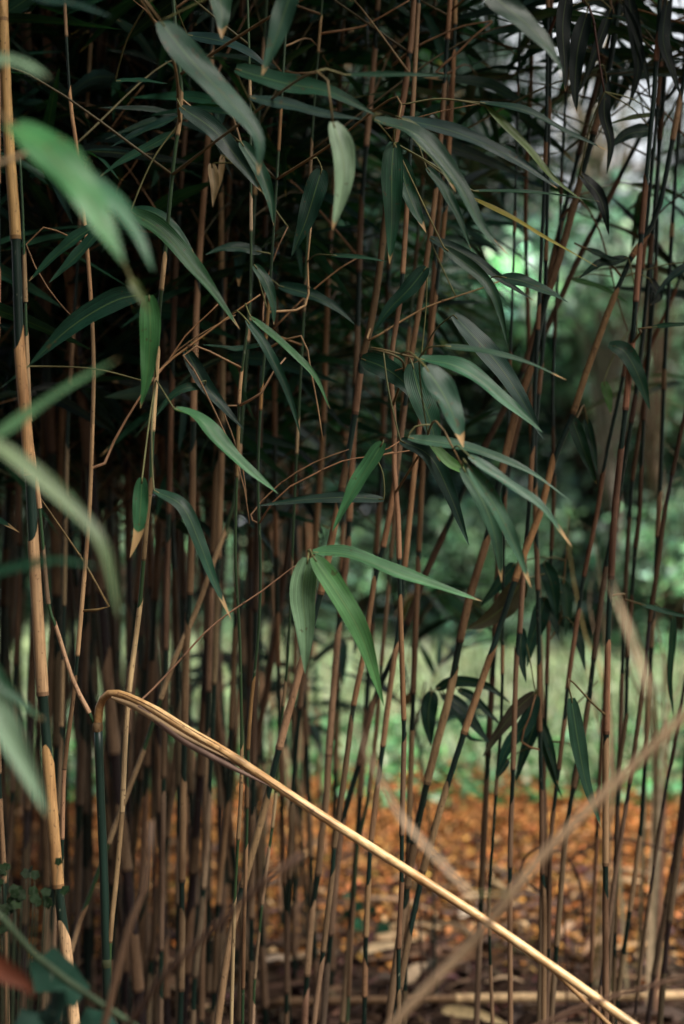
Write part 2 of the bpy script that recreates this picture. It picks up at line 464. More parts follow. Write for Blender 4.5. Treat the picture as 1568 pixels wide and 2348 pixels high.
T('S1', 1.45, 26, [(6, -40), (12, 150), (20, 320), (36, 545), (45, 800), (65, 1037), (76, 1240), (98, 1590), (112, 1761), (133, 2030), (150, 2161), (170, 2348)],
  [(-60, 36), (60, 562), (785, 1080), (1216, 1594), (1750, 2040), (2150, 2400)], 'thickest bamboo stalk at the left edge with dark spots on its tan sheaths', tan=(.50, .30, .13), fol=(1.75, 12))
T('S4', 1.6, 9, [(160, 215), (175, 330), (199, 560), (210, 712), (215, 837), (212, 972), (205, 1174), (195, 1300), (178, 1500), (165, 1624), (148, 1761), (143, 1920), (141, 2060)],
  [(230, 700), (712, 965), (985, 1500), (1535, 1760), (1785, 1920)], 'slender pale tan stalk just right of the thick spotted stalk', tan=(.48, .30, .16), fol=(1.6, 6))
T('S5', 1.5, 11, [(402, 60), (416, 200), (412, 280), (400, 350), (378, 587), (365, 712), (361, 817), (350, 985), (345, 1117), (338, 1174), (329, 1281), (320, 1394), (296, 1584), (286, 1720), (280, 1860), (266, 2020), (252, 2156), (250, 2348)],
  [(817, 985), (1110, 1281), (1399, 1584), (1600, 1838), (1870, 2156)], 'thin stalk with green upper half passing behind the hooked top of the broken cane', tan=(.56, .38, .20), culm=CULM_L, fol=(1.55, 8))
T('S6', 1.9, 15, [(482, 200), (477, 325), (457, 587), (447, 800), (442, 1037), (440, 1200), (435, 1360), (428, 1480), (423, 1674), (421, 1791), (417, 2018), (417, 2111), (415, 2268), (413, 2348)],
  [(325, 640), (690, 980), (1037, 1360), (1440, 1690), (1795, 2018), (2111, 2268)], 'straight brown stalk crossed by the broken cane a little right of its hook', fol=(1.5, 9))
T('S7', 2.2, 16, [(200, 500), (192, 587), (170, 720), (150, 867), (140, 1000), (135, 1174), (126, 1354), (112, 1600), (104, 1864), (107, 2031), (104, 2200)],
  [(480, 880), (930, 1354), (1420, 1700), (1864, 2031)], 'soft brown leaning stalk between the thick spotted stalk and the slender pale one', tan=BROWN, fol=(1.5, 8))
T('S8', 2.3, 16, [(392, 500), (385, 587), (370, 1067), (355, 1374), (342, 1640), (333, 1828), (327, 2044), (321, 2271)],
  [(540, 900), (1020, 1374), (1500, 1740), (1828, 2044), (2104, 2271)], 'brown stalk rising right behind the hooked top of the broken cane', fol=(1.5, 8))
T('S9', 1.9, 11, [(545, 1080), (530, 1174), (480, 1314), (450, 1400), (395, 1524), (330, 1718), (283, 1841), (250, 1931), (227, 1994), (190, 2094), (163, 2181)],
  [(1240, 1600), (1718, 1931), (2098, 2181)], 'strongly slanting tan stalk crossing behind the broken cane towards the left foot', tan=PALE, culm=CULM_L, fol=(1.5, 6), hz=2.2)
T('S10', 1.6, 8, [(575, 640), (567, 750), (550, 887), (547, 977), (541, 1150), (540, 1300), (550, 1474), (554, 1761), (546, 1921), (538, 2061), (530, 2348)],
  [(960, 1090), (1700, 1925)], 'thin dark green stem with narrow tan bands left of the hanging leaf trio', culm=CULM_L, fol=(1.5, 6), tan=PALE)
T('S11', 1.62, 8, [(620, 640), (607, 802), (597, 937), (591, 1100), (597, 1300), (592, 1454), (575, 1620), (567, 1761), (566, 1900), (560, 2100), (556, 2348)],
  [(880, 945), (1560, 1700), (1800, 1860)], 'thin knotty green stem paired beside a darker one, just left of the leaf trio', culm=CULM_L, fol=(1.5, 6), tan=(.30, .17, .06))
T('S12', 2.1, 12, [(768, 400), (755, 587), (745, 862), (740, 1000), (728, 1174), (716, 1330), (700, 1500), (680, 1700), (669, 1848), (663, 2011), (659, 2111), (657, 2275)],
  [(420, 560), (600, 960), (1010, 1290), (1330, 1640), (1848, 2011), (2111, 2275)], 'brown stalk whose foot stands dark green below the middle of the broken cane', fol=(1.5, 9))
T('S13', 1.75, 16, [(951, -20), (939, 120), (921, 250), (904, 330), (885, 480), (874, 587), (849, 752), (831, 817), (814, 947), (799, 1037), (765, 1214), (735, 1359), (692, 1519), (640, 1714), (612, 1830), (585, 1930), (557, 2030), (530, 2140), (512, 2250)],
  [(-80, 125), (183, 330), (420, 820), (850, 950), (1075, 1140), (1170, 1359), (1519, 1714), (1828, 2028)], 'long stalk leaning from the top centre down to the lower left, behind the leaf trio', fol=(1.75, 10))
T('S14', 1.8, 12, [(1005, 380), (979, 587), (959, 717), (941, 827), (922, 980), (908, 1087), (894, 1174), (879, 1251), (856, 1345), (834, 1500), (811, 1614), (792, 1761), (776, 1874), (766, 1940), (761, 2011), (741, 2178), (719, 2348)],
  [(440, 827), (940, 1080), (1100, 1251), (1345, 1454), (1480, 1614), (1684, 1925), (2008, 2178), (2204, 2400)], 'tan stalk leaning right whose sheath meets the broken cane at its middle', fol=(1.6, 8))
T('S15', 1.7, 11, [(925, 600), (914, 712), (896, 827), (904, 977), (904, 1087), (912, 1174), (916, 1330), (919, 1440), (924, 1600), (926, 1701), (921, 1911), (921, 2021), (914, 2171), (914, 2348)],
  [(640, 1020), (1030, 1300), (1404, 1624), (1698, 1911), (2018, 2171), (2268, 2400)], 'upright stalk with alternating tan and black bands right of the leaf trio', fol=(1.6, 8))
T('S16', 1.85, 12, [(1024, 430), (1008, 600), (994, 712), (984, 812), (964, 960), (949, 1087), (928, 1299), (912, 1450), (896, 1564), (878, 1708), (866, 1800), (851, 1924), (844, 2028), (839, 2144), (836, 2281)],
  [(480, 620), (680, 812), (940, 1000), (1060, 1299), (1474, 1706), (1788, 1924), (2028, 2144), (2208, 2281)], 'tan stalk with a pointed sheath beside the banded upright stalk at the centre', fol=(1.6, 8), tan=(.47, .27, .14))
T('S17', 2.0, 14, [(1215, 800), (1156, 937), (1109, 1027), (1067, 1110), (1034, 1190), (976, 1314), (934, 1429), (895, 1520), (856, 1608), (823, 1751), (786, 1881), (768, 2040)],
  [(760, 860), (930, 1040), (1245, 1429), (1608, 1751)], 'dark brown stalk with the steepest slant, vanishing behind the tip of the leaf trio', tan=BROWN, fol=(1.5, 6), hz=2.3)
T('S18', 1.85, 17, [(1420, 0), (1383, 220), (1334, 400), (1284, 587), (1244, 712), (1219, 837), (1186, 932), (1149, 1087), (1114, 1244), (1079, 1359), (1054, 1469), (1029, 1600), (1005, 1690), (979, 1794), (956, 1898), (938, 2000)],
  [(395, 675), (832, 1090), (1244, 1469), (1560, 1794), (1930, 2040)], 'stout stalk leaning right with rough orange sheaths, left of the dark leaf sprays', fol=(1.75, 9))
T('S19', 2.05, 13, [(1568, 165), (1504, 250), (1449, 350), (1404, 440), (1369, 510), (1324, 597), (1284, 687), (1249, 762), (1220, 850), (1196, 940), (1172, 1040), (1150, 1180), (1140, 1330), (1132, 1500), (1120, 1700)],
  [(560, 760), (940, 1047), (1300, 1460)], 'leaning stalk that is dark above and crosses the stout orange one', tan=BROWN, fol=(1.7, 7))
T('S20', 1.8, 15, [(1590, 60), (1568, 180), (1530, 380), (1504, 500), (1449, 587), (1404, 690), (1359, 812), (1339, 867), (1314, 947), (1264, 1072), (1239, 1174), (1199, 1274), (1181, 1329), (1124, 1504), (1064, 1679), (1019, 1821), (969, 1998), (963, 2028), (938, 2144), (916, 2264), (905, 2348)],
  [(690, 950), (1077, 1329), (1504, 1690), (1821, 1998), (2148, 2264)], 'long stalk crossing from the upper right to the lower middle over bright grass', fol=(1.75, 8), tan=(.43, .25, .12))
T('S21', 1.82, 11, [(1252, 300), (1240, 600), (1228, 850), (1222, 1000), (1212, 1174), (1201, 1294), (1191, 1449), (1184, 1504), (1176, 1761), (1169, 1986), (1170, 2348)],
  [(1264, 1449), (1504, 1770), (1850, 1986), (2035, 2400)], 'upright stalk in front of the dark drooping leaves at right centre', fol=None, hz=2.3)
T('S22', 1.87, 11, [(1256, 400), (1250, 640), (1244, 800), (1229, 967), (1226, 1087), (1230, 1264), (1233, 1350), (1236, 1524), (1237, 1674), (1241, 1811), (1243, 2001), (1248, 2080), (1246, 2348)],
  [(1264, 1354), (1524, 1674), (1806, 2001), (2055, 2400)], 'dark stalk with few tan bands right of the dark drooping leaves', fol=(1.75, 3))
T('S23', 1.9, 10, [(1478, 560), (1460, 700), (1429, 862), (1391, 1037), (1369, 1174), (1339, 1319), (1324, 1414), (1301, 1574), (1294, 1649), (1281, 1761), (1263, 1921), (1258, 2120)],
  [(700, 860), (1100, 1319), (1424, 1574), (1654, 1761)], 'thin leaning reddish stalk between two dark stalks over the bright grass', tan=(.30, .15, .08), fol=(1.6, 6))
T('S24', 1.75, 14, [(1513, -20), (1500, 200), (1482, 400), (1466, 587), (1449, 787), (1434, 937), (1409, 1174), (1401, 1324), (1394, 1454), (1390, 1679), (1388, 1761), (1388, 1981), (1388, 2348)],
  [(600, 700), (800, 930), (1044, 1324), (1480, 1690), (1730, 1985), (2050, 2400)], 'tallest upright brown stalk in front of the green shrubs at the right', tan=(.32, .17, .10), fol=(1.75, 8))
T('S25', 1.9, 12, [(1470, 800), (1448, 960), (1424, 1100), (1407, 1200), (1389, 1299), (1361, 1509), (1349, 1609), (1324, 1761), (1300, 1886), (1285, 2050)],
  [(1299, 1509), (1620, 1790)], 'brown stalk leaning against the foot of the tallest right hand stalk', tan=BROWN, fol=(1.7, 6))
T('S26', 1.95, 10, [(1505, 560), (1497, 700), (1489, 787), (1474, 987), (1466, 1174), (1457, 1254), (1447, 1384), (1438, 1504), (1434, 1654), (1419, 1761), (1411, 1986), (1402, 2120)],
  [(1100, 1254), (1389, 1504), (1654, 1761), (1850, 1990)], 'thin stalk with short tan bands second from the right edge', tan=BROWN, fol=(1.6, 6))
T('S27', 1.9, 10, [(1590, 860), (1568, 960), (1524, 1174), (1504, 1324), (1489, 1424), (1477, 1549), (1454, 1724), (1449, 1761), (1429, 1886), (1404, 2050)],
  [(900, 1090), (1174, 1420), (1610, 1790)], 'thin brown stalk leaning right beside the pale dry reeds', tan=BROWN, culm=CULM_P, fol=(1.6, 5))
T('S28', 1.95, 8, [(1600, 1380), (1568, 1574), (1539, 1749), (1529, 1790), (1499, 1986), (1469, 2211)],
  [(1600, 1750), (1850, 1980)], 'very thin dark stalk at the right edge over the turf', tan=DULL, culm=CULM_P, fol=(1.7, 4))
T('S29', 2.0, 11, [(1492, 1500), (1478, 1760), (1467, 1916), (1444, 2086), (1429, 2186), (1416, 2290)],
  [(1560, 1720), (1916, 2100), (2170, 2290)], 'pale tan stalk standing in the orange leaves near the right edge', tan=PALE, fol=(1.7, 4))
T('S30', 1.9, 8, [(1150, 1620), (1139, 1786), (1129, 1936), (1121, 2061), (1124, 2211), (1129, 2348)],
  [(2205, 2400)], 'slim dark green stalk amid the orange leaves right of the crossing blurred cane', culm=CULM, fol=(1.7, 4), hz=2.2)
T('S31', 2.0, 14, [(1600, 1640), (1564, 1896), (1534, 2111), (1522, 2230)],
  [(1650, 1800)], 'thick purplish dark stalk at the right edge in the orange leaves', tan=DULL, culm=CULM_P, fol=(1.7, 5))
T('S32', 2.15, 13, [(1575, 1700), (1554, 1911), (1499, 2236), (1490, 2300)],
  [(2100, 2240)], 'dull dark stalk leaning beside the purplish one at the right edge', tan=DULL, culm=CULM_P, fol=(1.7, 5))
T('S33', 2.1, 9, [(1600, 500), (1568, 610), (1549, 662), (1510, 752), (1484, 812), (1460, 900), (1440, 990), (1420, 1120), (1405, 1300)],
  [(640, 850), (1000, 1200)], 'rusty thin stalk leaning right, above the curled dry reeds', tan=(.33, .15, .07), fol=(1.7, 5))
T('S34', 2.0, 9, [(1304, 60), (1299, 200), (1289, 350), (1284, 500), (1275, 700), (1266, 900), (1270, 1100), (1262, 1300), (1255, 1500)],
  [(1120, 1260)], 'black looking thin stem rising past the leaf sprays at upper right', culm=CULM, tan=BROWN, fol=(1.7, 6))
T('S35', 2.0, 10, [(1515, 300), (1500, 500), (1492, 640), (1489, 737), (1478, 900), (1450, 1100), (1436, 1300), (1428, 1500)],
  [(940, 1080)], 'dark stem close beside the tallest right hand stalk', culm=CULM, tan=BROWN, fol=(1.7, 6))
T('S36', 2.1, 10, [(1212, 300), (1206, 405), (1206, 587), (1212, 760), (1214, 900), (1222, 1060)],
  [(330, 560), (620, 800)], 'thin orange stick of a stalk glimpsed behind the yellow leaf', tan=(.45, .24, .12), fol=(1.7, 6))
T('F1', 2.05, 13, [(500, 1300), (490, 1600), (480, 1828), (467, 2034), (463, 2081), (447, 2238), (442, 2348)],
  [(1340, 1560), (1828, 2034), (2081, 2238)], 'tan stalk with a crooked sheath tip under the left part of the broken cane', tan=PALE, fol=(1.5, 5))
T('F2', 2.2, 12, [(540, 1400), (528, 1700), (520, 1861), (500, 2071), (492, 2240)],
  [(1449, 1674), (1861, 2071), (2120, 2260)], 'brown stalk under the broken cane left of two thin green stems', fol=(1.5, 5))
T('F4', 1.95, 14, [(800, 1200), (790, 1320), (775, 1454), (766, 1564), (753, 1731), (748, 1848), (739, 1891), (729, 2004), (716, 2088), (704, 2234), (698, 2348)],
  [(1230, 1400), (1454, 1731), (1750, 2004), (2088, 2234)], 'light brown stalk standing directly behind the tip of the middle hanging leaf', tan=(.44, .26, .15), fol=(1.5, 6))
T('F5', 2.5, 15, [(665, 1200), (640, 1400), (615, 1560), (590, 1700), (575, 1900), (560, 2100)],
  [(1220, 1400), (1440, 1720)], 'soft brown stalk leaning behind the two thin knotty green stems', tan=BROWN, fol=(1.4, 6))
T('F7', 1.8, 7, [(660, 1500), (640, 1700), (630, 1850), (616, 1954), (601, 2071), (594, 2138), (584, 2241), (580, 2348)],
  [(1954, 2071), (2138, 2241)], 'needle thin green stem with two short tan bands under the broken cane', culm=CULM_L, tan=PALE, fol=(1.5, 4))
T('F8', 2.05, 9, [(900, 1230), (891, 1344), (874, 1524), (862, 1680), (840, 1850), (819, 1941), (811, 2065), (799, 2281)],
  [(1344, 1524), (1600, 1800), (2065, 2281)], 'thin stalk tucked behind the banded upright stalk, greenish at its foot', culm=(.06, .10, .05), tan=(.38, .25, .13), fol=(1.5, 4))
T('F9', 2.3, 13, [(405, 1560), (403, 1714), (383, 1918), (372, 2000), (368, 2021), (347, 2198), (342, 2300)],
  [(1714, 1918), (2021, 2198)], 'blurred brown stalk with a dark middle band below the hook of the broken cane', tan=BROWN, fol=(1.4, 4))
T('F10', 1.7, 11, [(-8, 1500), (-4, 1700), (0, 1830), (10, 2020), (14, 2200)], [(1830, 2020)], 'tan stalk half cut by the left edge low down', fol=(1.6, 4))
T('F11', 2.2, 12, [(44, 1300), (35, 1560), (27, 1844), (17, 2014), (12, 2200)], [(1320, 1540), (1580, 1800), (1844, 2014)], 'brown stalk in the lower left corner left of the thick spotted stalk', tan=BROWN, fol=(1.4, 4))
T('F12', 2.0, 9, [(140, 1700), (133, 1900), (127, 2081), (123, 2198), (120, 2300)], [(1720, 1850), (2081, 2198)], 'short looking tan stalk at the foot of the thick spotted stalk', tan=PALE, fol=(1.6, 3))
T('F13', 2.3, 14, [(262, 125), (250, 260), (235, 380), (222, 560), (205, 760), (196, 1000), (190, 1250)], [(120, 380), (420, 640), (720, 960)], 'dim brown stalk in the dark upper left behind the big bright leaf', tan=BROWN, fol=(1.7, 8))
T('F14', 2.0, 12, [(432, 200), (425, 295), (410, 490), (402, 640), (396, 820)], [(230, 490), (560, 800)], 'dim brown stalk behind the arched thin green stem, high up', tan=BROWN, fol=(1.7, 7))
T('F15', 2.1, 13, [(532, 330), (525, 435), (517, 555), (510, 740), (500, 960), (492, 1150)], [(400, 570), (640, 900)], 'orange brown stalk high up under the forked dead leaf', fol=(1.7, 7))
T('F16', 2.1, 13, [(625, 200), (617, 290), (612, 400), (606, 560), (600, 760)], [(230, 540), (600, 740)], 'dim brown stalk high up behind the large arched leaf', tan=BROWN, fol=(1.7, 7))
T('F17', 1.95, 12, [(1040, 60), (1032, 160), (1022, 290), (1012, 420), (1000, 560), (990, 700)], [(190, 330), (400, 560)], 'brown stalk just right of the long central leaner, near the top', fol=(1.7, 7))
T('F18', 2.6, 16, [(275, 1600), (262, 1560), (258, 1400), (255, 1200), (262, 1718), (256, 1860), (252, 2000)], [(1230, 1480), (1540, 1718)], 'purplish brown stalk seen through the hook of the broken cane', tan=DULL, fol=(1.4, 5))

# near stalks standing just outside the left edge that carry the big out-of-focus leaves
T('N1', .86, 34, [(-120, -60), (-116, 600), (-110, 1400), (-104, 2300)], [(200, 700), (900, 1500)], 'nearest stalk, beyond the left edge, bearing the big blurred bright leaves', fol=None, hz=2.2)
T('N2', 1.15, 26, [(760, -420), (770, -200), (790, -90)], [], 'stalk hidden above the view with large leaves hanging into it at top centre', fol=None, hz=2.4) if False else None

# ------------------------------------------------------------------ the broken cane
def make_broken():
    d0 = 1.5
    up = [(248, 2348), (243, 2160), (238, 1990), (231, 1830), (225, 1665)]
    base = P(252, 2348, d0)
    ctl = [Vector((base.x + .01, d0, -.02)), Vector((base.x + .006, d0, .22))] + [P(u, v, d0) for u, v in up]
    path = catmull(ctl, .025); origin = Vector((ctl[0].x, d0, 0))
    root = empty('broken_cane', origin, 'snapped straw coloured cane bent over in a hook and running down to the lower right', 'broken bamboo')
    mb = MB(); r0 = 21 / 2 / F * d0; S = arclen(path)
    tube(mb, path, [r0 * 1.02 - r0 * .08 * s / S[-1] for s in S], (*CULM, 1), 16)
    for s in (.25, .46):
        q = at_len(path, S, S[-1] - s); tube(mb, [q - V(0, 0, .004), q - V(0, 0, .001), q + V(0, 0, .002), q + V(0, 0, .005)], [r0, r0 * 1.12, r0 * 1.12, r0], (.05, .06, .03, 1), 16, cap=False)
    mb.build('culm', M_CULM, root, origin)
    # dry hooked part: from the node, over, and away down to the right
    e = [(225, 1672, 1.5), (225, 1650, 1.5), (228, 1622, 1.499), (236, 1602, 1.495), (250, 1590, 1.49), (272, 1590, 1.484), (312, 1605, 1.475), (360, 1630, 1.465), (430, 1674, 1.455), (500, 1714, 1.445),
         (575, 1762, 1.435), (680, 1832, 1.42), (784, 1900, 1.41), (940, 1999, 1.39), (1115, 2112, 1.37), (1250, 2205, 1.355), (1345, 2272, 1.345), (1440, 2342, 1.335)]
    pts = [P(*q) for q in e]; dirv = (pts[-1] - pts[-3]).normalized()
    q = pts[-1]
    while q.z > .03: q = q + dirv * .12; pts.append(q.copy())
    fine = catmull(pts, .012); S = arclen(fine); rr = []
    for p, s in zip(fine, S):
        r = 21 / 2 / F * 1.42
        if .03 < s < .10: r *= .9
        if s < .03: r *= 1.0
        r *= 1 - .22 * max(0, s - .2) / S[-1]
        rr.append(r)
    for nd in (.205, .43, .66, .88):
        for i, s in enumerate(S):
            if abs(s - nd) < .007: rr[i] *= 1.10
    mb = MB(); tc_ = []
    for s in S:
        k = max(0, min(1, (s - .05) / .08)); b_ = (.40, .235, .10); a_ = (.74, .52, .27); m_ = 1.0
        for nd in (.205, .43, .66, .88):
            if abs(s - nd) < .0045: m_ = .45
            elif 0 < s - nd < .03: m_ = .85
        tc_ += [[(b_[i] * (1 - k) + a_[i] * k) * m_ for i in range(3)] + [1]] * 16
    tube(mb, fine, rr, tc_, 16)
    for j, (a, b) in enumerate(((.03, .16), (.06, .30), (.20, .36), (.10, .22))):      # splits where the cane was crushed
        sel = [(p, r_) for p, s, r_ in zip(fine, S, rr) if a < s < b]
        off = (V(0, -1, .45), V(0, -1, -.35), V(0, -1, .1), V(0, -.8, .9))[j].normalized()
        tube(mb, [p + off * r_ * .93 for p, r_ in sel], [.0007 * math.sin(math.pi * (i + .5) / len(sel)) + .0001 for i in range(len(sel))], (.13, .065, .03, 1), 5)
    mb.build('dry_cane', M_STRAW, root, origin)
    # torn greyish strip hanging under the cane past the hook
    for off, (a, b), c, w in ((.007, (.085, .25), (.20, .13, .10, 1), .006), (.0035, (.05, .20), (.40, .27, .15, 1), .005)):
        n = 22; strip = [at_len(fine, S, a + (b - a) * i / n) - V(.3, 0, 1).normalized() * (off * math.sin(math.pi * min(1, i / n * 1.0)) + .003) + V(0, -.0045, 0) for i in range(n + 1)]
        mb = MB(); blade(mb, strip[::4] + [strip[-1]], w * 1.7, c, nup=.2, fold=-.5, sections=26)
        mb.build('torn_sheath', M_DRY, root, origin)
    nb = MB()
    q = P(224, 1668, 1.5); tube(nb, [q - V(0, 0, .004), q, q + V(0, 0, .003), q + V(0, 0, .006)], [r0 * 1.02, r0 * 1.2, r0 * 1.18, r0 * 1.02], (.30, .19, .09, 1), 16, cap=False)
    nb.build('node_ring', M_SHEATH, root, origin)
    # slim side shoot from the node going up and left
    sp = [(219, 1666), (205, 1634), (168, 1560), (128, 1435), (111, 1384), (98, 1240), (91, 1165), (78, 1060), (70, 987), (62, 800), (57, 640), (52, 480), (46, 360)]
    w3 = [P(u, v, 1.5 - .012 * i / 12) for i, (u, v) in enumerate(sp)]
    fine = catmull(w3, .012); S2 = arclen(fine)
    mb = MB(); tube(mb, fine, [.0019 - .0007 * s / S2[-1] for s in S2], rgba(CULM_L), 8)
    sh = mb.build('side_shoot', M_CULM, root, origin)
    for (v0, v1) in ((1435, 1664), (1240, 1392), (1000, 1170), (757, 980), (560, 705)):
        sel = [p for p in fine if v0 < 1173.5 - (p.z - CAMZ) / p.y * F < v1]
        if len(sel) < 3: continue
        mb = MB(); tube(mb, sel, [.0027 - .0006 * i / len(sel) for i in range(len(sel))], rgba((.52, .34, .19)), 8, cap=False, skew=(.01, 1))
        mb.build('sheath', M_SHEATH, sh, origin)
    # peeled sliver low on the cane
    s3 = [P(1235, 2192, 1.357), P(1300, 2255, 1.36), P(1345, 2300, 1.36), P(1400, 2352, 1.36), P(1480, 2440, 1.36)]
    mb = MB(); tube(mb, catmull(s3, .02), [.0022, .002, .0019, .0018, .0017, .0016, .0015, .0014][:1] * len(catmull(s3, .02)), (.42, .28, .14, 1), 6)
    mb.build('peeled_sliver', M_STRAW, root, origin)
    STALKS.append(dict(root=root, path=catmull(w3, .03), origin=origin, key='BC', d=1.5))

def mat_straw():
    m, nt, b, out = newmat('straw cane')
    at = tint_attr(nt); tc = N(nt, 'ShaderNodeTexCoord')
    m0 = N(nt, 'ShaderNodeMapping'); m0.inputs['Rotation'].default_value = (0, math.radians(-33), 0)
    mp = N(nt, 'ShaderNodeMapping'); mp.inputs['Scale'].default_value = (10, 420, 420)
    nt.links.new(tc.outputs['Object'], m0.inputs[0]); nt.links.new(m0.outputs[0], mp.inputs[0])
    n1 = N(nt, 'ShaderNodeTexNoise', i_Scale=1.0, i_Detail=4.0); nt.links.new(mp.outputs[0], n1.inputs[0])
    n2 = N(nt, 'ShaderNodeTexNoise', i_Scale=22.0, i_Detail=3.0); nt.links.new(tc.outputs['Object'], n2.inputs[0])
    n3 = N(nt, 'ShaderNodeTexNoise', i_Scale=130.0, i_Detail=1.0); nt.links.new(tc.outputs['Object'], n3.inputs[0])
    c = mixc(nt, 1.0, at.outputs['Color'], ramp(nt, n1.outputs[0], [(.32, (.70, .62, .52)), (.6, (1.08, 1.08, 1.05))]), 'MULTIPLY')
    c = mixc(nt, 1.0, c, ramp(nt, n2.outputs[0], [(.35, (.72, .60, .50)), (.6, (1.1, 1.1, 1.1))]), 'MULTIPLY')
    c = mixc(nt, ramp(nt, n3.outputs[0], [(.71, 0.0), (.76, .6)]), c, (.16, .08, .04))
    nt.links.new(c, b.inputs['Base Color']); b.inputs['Roughness'].default_value = .38; b.inputs['Specular IOR Level'].default_value = .45
    return m
M_STRAW = mat_straw()
make_broken()

# ------------------------------------------------------------------ twigs and leaves measured in the photo
def nearest_host(p, dmax=9, want=None):
    best = None
    for st in STALKS:
        if want and st['key'] != want: continue
        for i, q in enumerate(st['path'][::2]):
            w = (q - p); dd = math.sqrt(w.x ** 2 + w.z ** 2 * (.6 if q.z < p.z else 1.6) + (w.y * .8) ** 2)
            if .25 < q.z and (best is None or dd < best[0]): best = (dd, st, q)
    return best

BR = []   # explicit branches: (object, host, points)
def branch(pts, d, w, host=None, tan=(.25, .14, .07), name='branch', dd=0.0):
    n = len(pts); W = [P(u, v, d + dd * i / (n - 1)) for i, (u, v) in enumerate(pts)]
    hb, st, q = nearest_host(W[0], want=host)
    if hb > .004: W = [q] + ([q.lerp(W[0] - (W[1] - W[0]).normalized() * hb * .5, .6)] if hb > .06 else []) + W
    fine = catmull(W, .02); r = w / 2 / F * d; S = arclen(fine)
    mb = MB(); tube(mb, fine, [r * (1.1 - .5 * s / S[-1]) for s in S], rgba(tan, 1, .15), 7)
    nn = int(S[-1] / .07)
    for k in range(1, nn):
        q2 = at_len(fine, S, S[-1] * k / nn); t = (at_len(fine, S, S[-1] * k / nn + .004) - q2).normalized()
        tube(mb, [q2 - t * .002, q2, q2 + t * .002], [r * .9, r * 1.35, r * .9], (tan[0] * .5, tan[1] * .5, tan[2] * .5, 1), 7, cap=False)
    o = mb.build(name, M_TWIG, st['root'], st['origin'])
    BR.append((o, st, fine)); return o

branch([(362, 852), (400, 818), (450, 782), (530, 722), (597, 675)], 1.55, 6, 'S5')
branch([(362, 858), (385, 830), (425, 770), (480, 717), (500, 697)], 1.56, 5, 'S5')
branch([(365, 850), (405, 805), (470, 760), (540, 722)], 1.58, 5, 'S5')
branch([(240, 1062), (262, 1010), (290, 960), (320, 912), (350, 870)], 1.62, 7, None)
branch([(420, 815), (446, 850), (475, 907), (512, 985), (545, 1065), (560, 1120), (572, 1200)], 1.58, 5)
branch([(510, 930), (530, 990), (556, 1070), (566, 1150)], 1.6, 4)
branch([(620, 760), (655, 725), (690, 690), (735, 650), (784, 612), (830, 585)], 1.75, 5)
branch([(625, 1152), (665, 1115), (710, 1092), (784, 1057), (860, 1045), (944, 1032)], 1.6, 4)
branch([(575, 1180), (640, 1110), (720, 1060), (800, 1030)], 1.65, 4)
branch([(250, 1390), (222, 1340), (190, 1284), (150, 1225), (115, 1174), (70, 1110)], 1.6, 6, None, (.17, .12, .05))
branch([(350, 1580), (420, 1505), (470, 1450), (525, 1405), (600, 1355), (665, 1305), (712, 1275)], 1.52, 5, None, (.24, .14, .085))
branch([(845, 780), (905, 745), (975, 705), (1045, 680), (1120, 655), (1155, 640)], 1.7, 5, 'S13', (.36, .22, .11))
branch([(900, 150), (950, 110), (1000, 85), (1060, 60), (1129, 48)], 1.8, 6, None)
branch([(999, 165), (1050, 120), (1090, 80), (1129, 50)], 1.8, 6, None)
branch([(834, 60), (880, 35), (939, 0)], 1.8, 5)
branch([(940, 275), (1010, 255), (1060, 245), (1100, 238)], 1.65, 4, 'S13')
branch([(305, 0), (330, 20), (350, 42), (372, 62)], 1.5, 4, 'S5')
branch([(415, 225), (450, 255), (490, 300), (530, 352), (556, 375)], 1.52, 5, 'S5', (.42, .26, .13))
branch([(60, 560), (80, 610), (110, 660), (150, 710), (180, 740)], 1.6, 4)
branch([(210, 350), (250, 300), (290, 245), (330, 195)], 1.9, 5)
branch([(265, 440), (300, 390), (330, 340)], 1.9, 4)
branch([(605, 690), (612, 640), (640, 560), (660, 520)], 1.7, 4)
branch([(700, 700), (705, 600), (714, 510)], 1.65, 6, None, (.42, .27, .14))
branch([(690, 770), (712, 850), (728, 930), (740, 1010)], 1.6, 5, None, (.40, .25, .13))
branch([(600, 900), (625, 855), (655, 820)], 1.58, 6, None, (.45, .28, .15))
branch([(620, 110), (650, 60), (640, 0)], 1.8, 4)
branch([(870, 1035), (890, 1028), (915, 1012)], 1.6, 4)
branch([(935, 840), (955, 830), (965, 822)], 1.6, 4)
branch([(1330, 460), (1370, 520), (1395, 600), (1420, 700), (1440, 760)], 1.95, 5, None, (.2, .12, .06))
branch([(1500, 500), (1530, 470), (1568, 440), (1600, 420)], 1.9, 5, None, (.05, .04, .03))
branch([(1350, 15), (1365, 80), (1375, 150), (1385, 210)], 1.7, 7, None, (.13, .065, .05))
branch([(1290, 1700), (1300, 1640), (1335, 1600), (1370, 1560)], 2.0, 5, None, (.2, .12, .07))
branch([(1195, 1700), (1215, 1640), (1228, 1590)], 1.85, 5)
branch([(955, 1640), (970, 1610), (985, 1590), (1010, 1572)], 1.95, 5, None, (.14, .12, .06))
branch([(1252, 1480), (1285, 1420), (1290, 1360), (1300, 1250), (1305, 1180)], 2.0, 4, None, (.28, .18, .07))

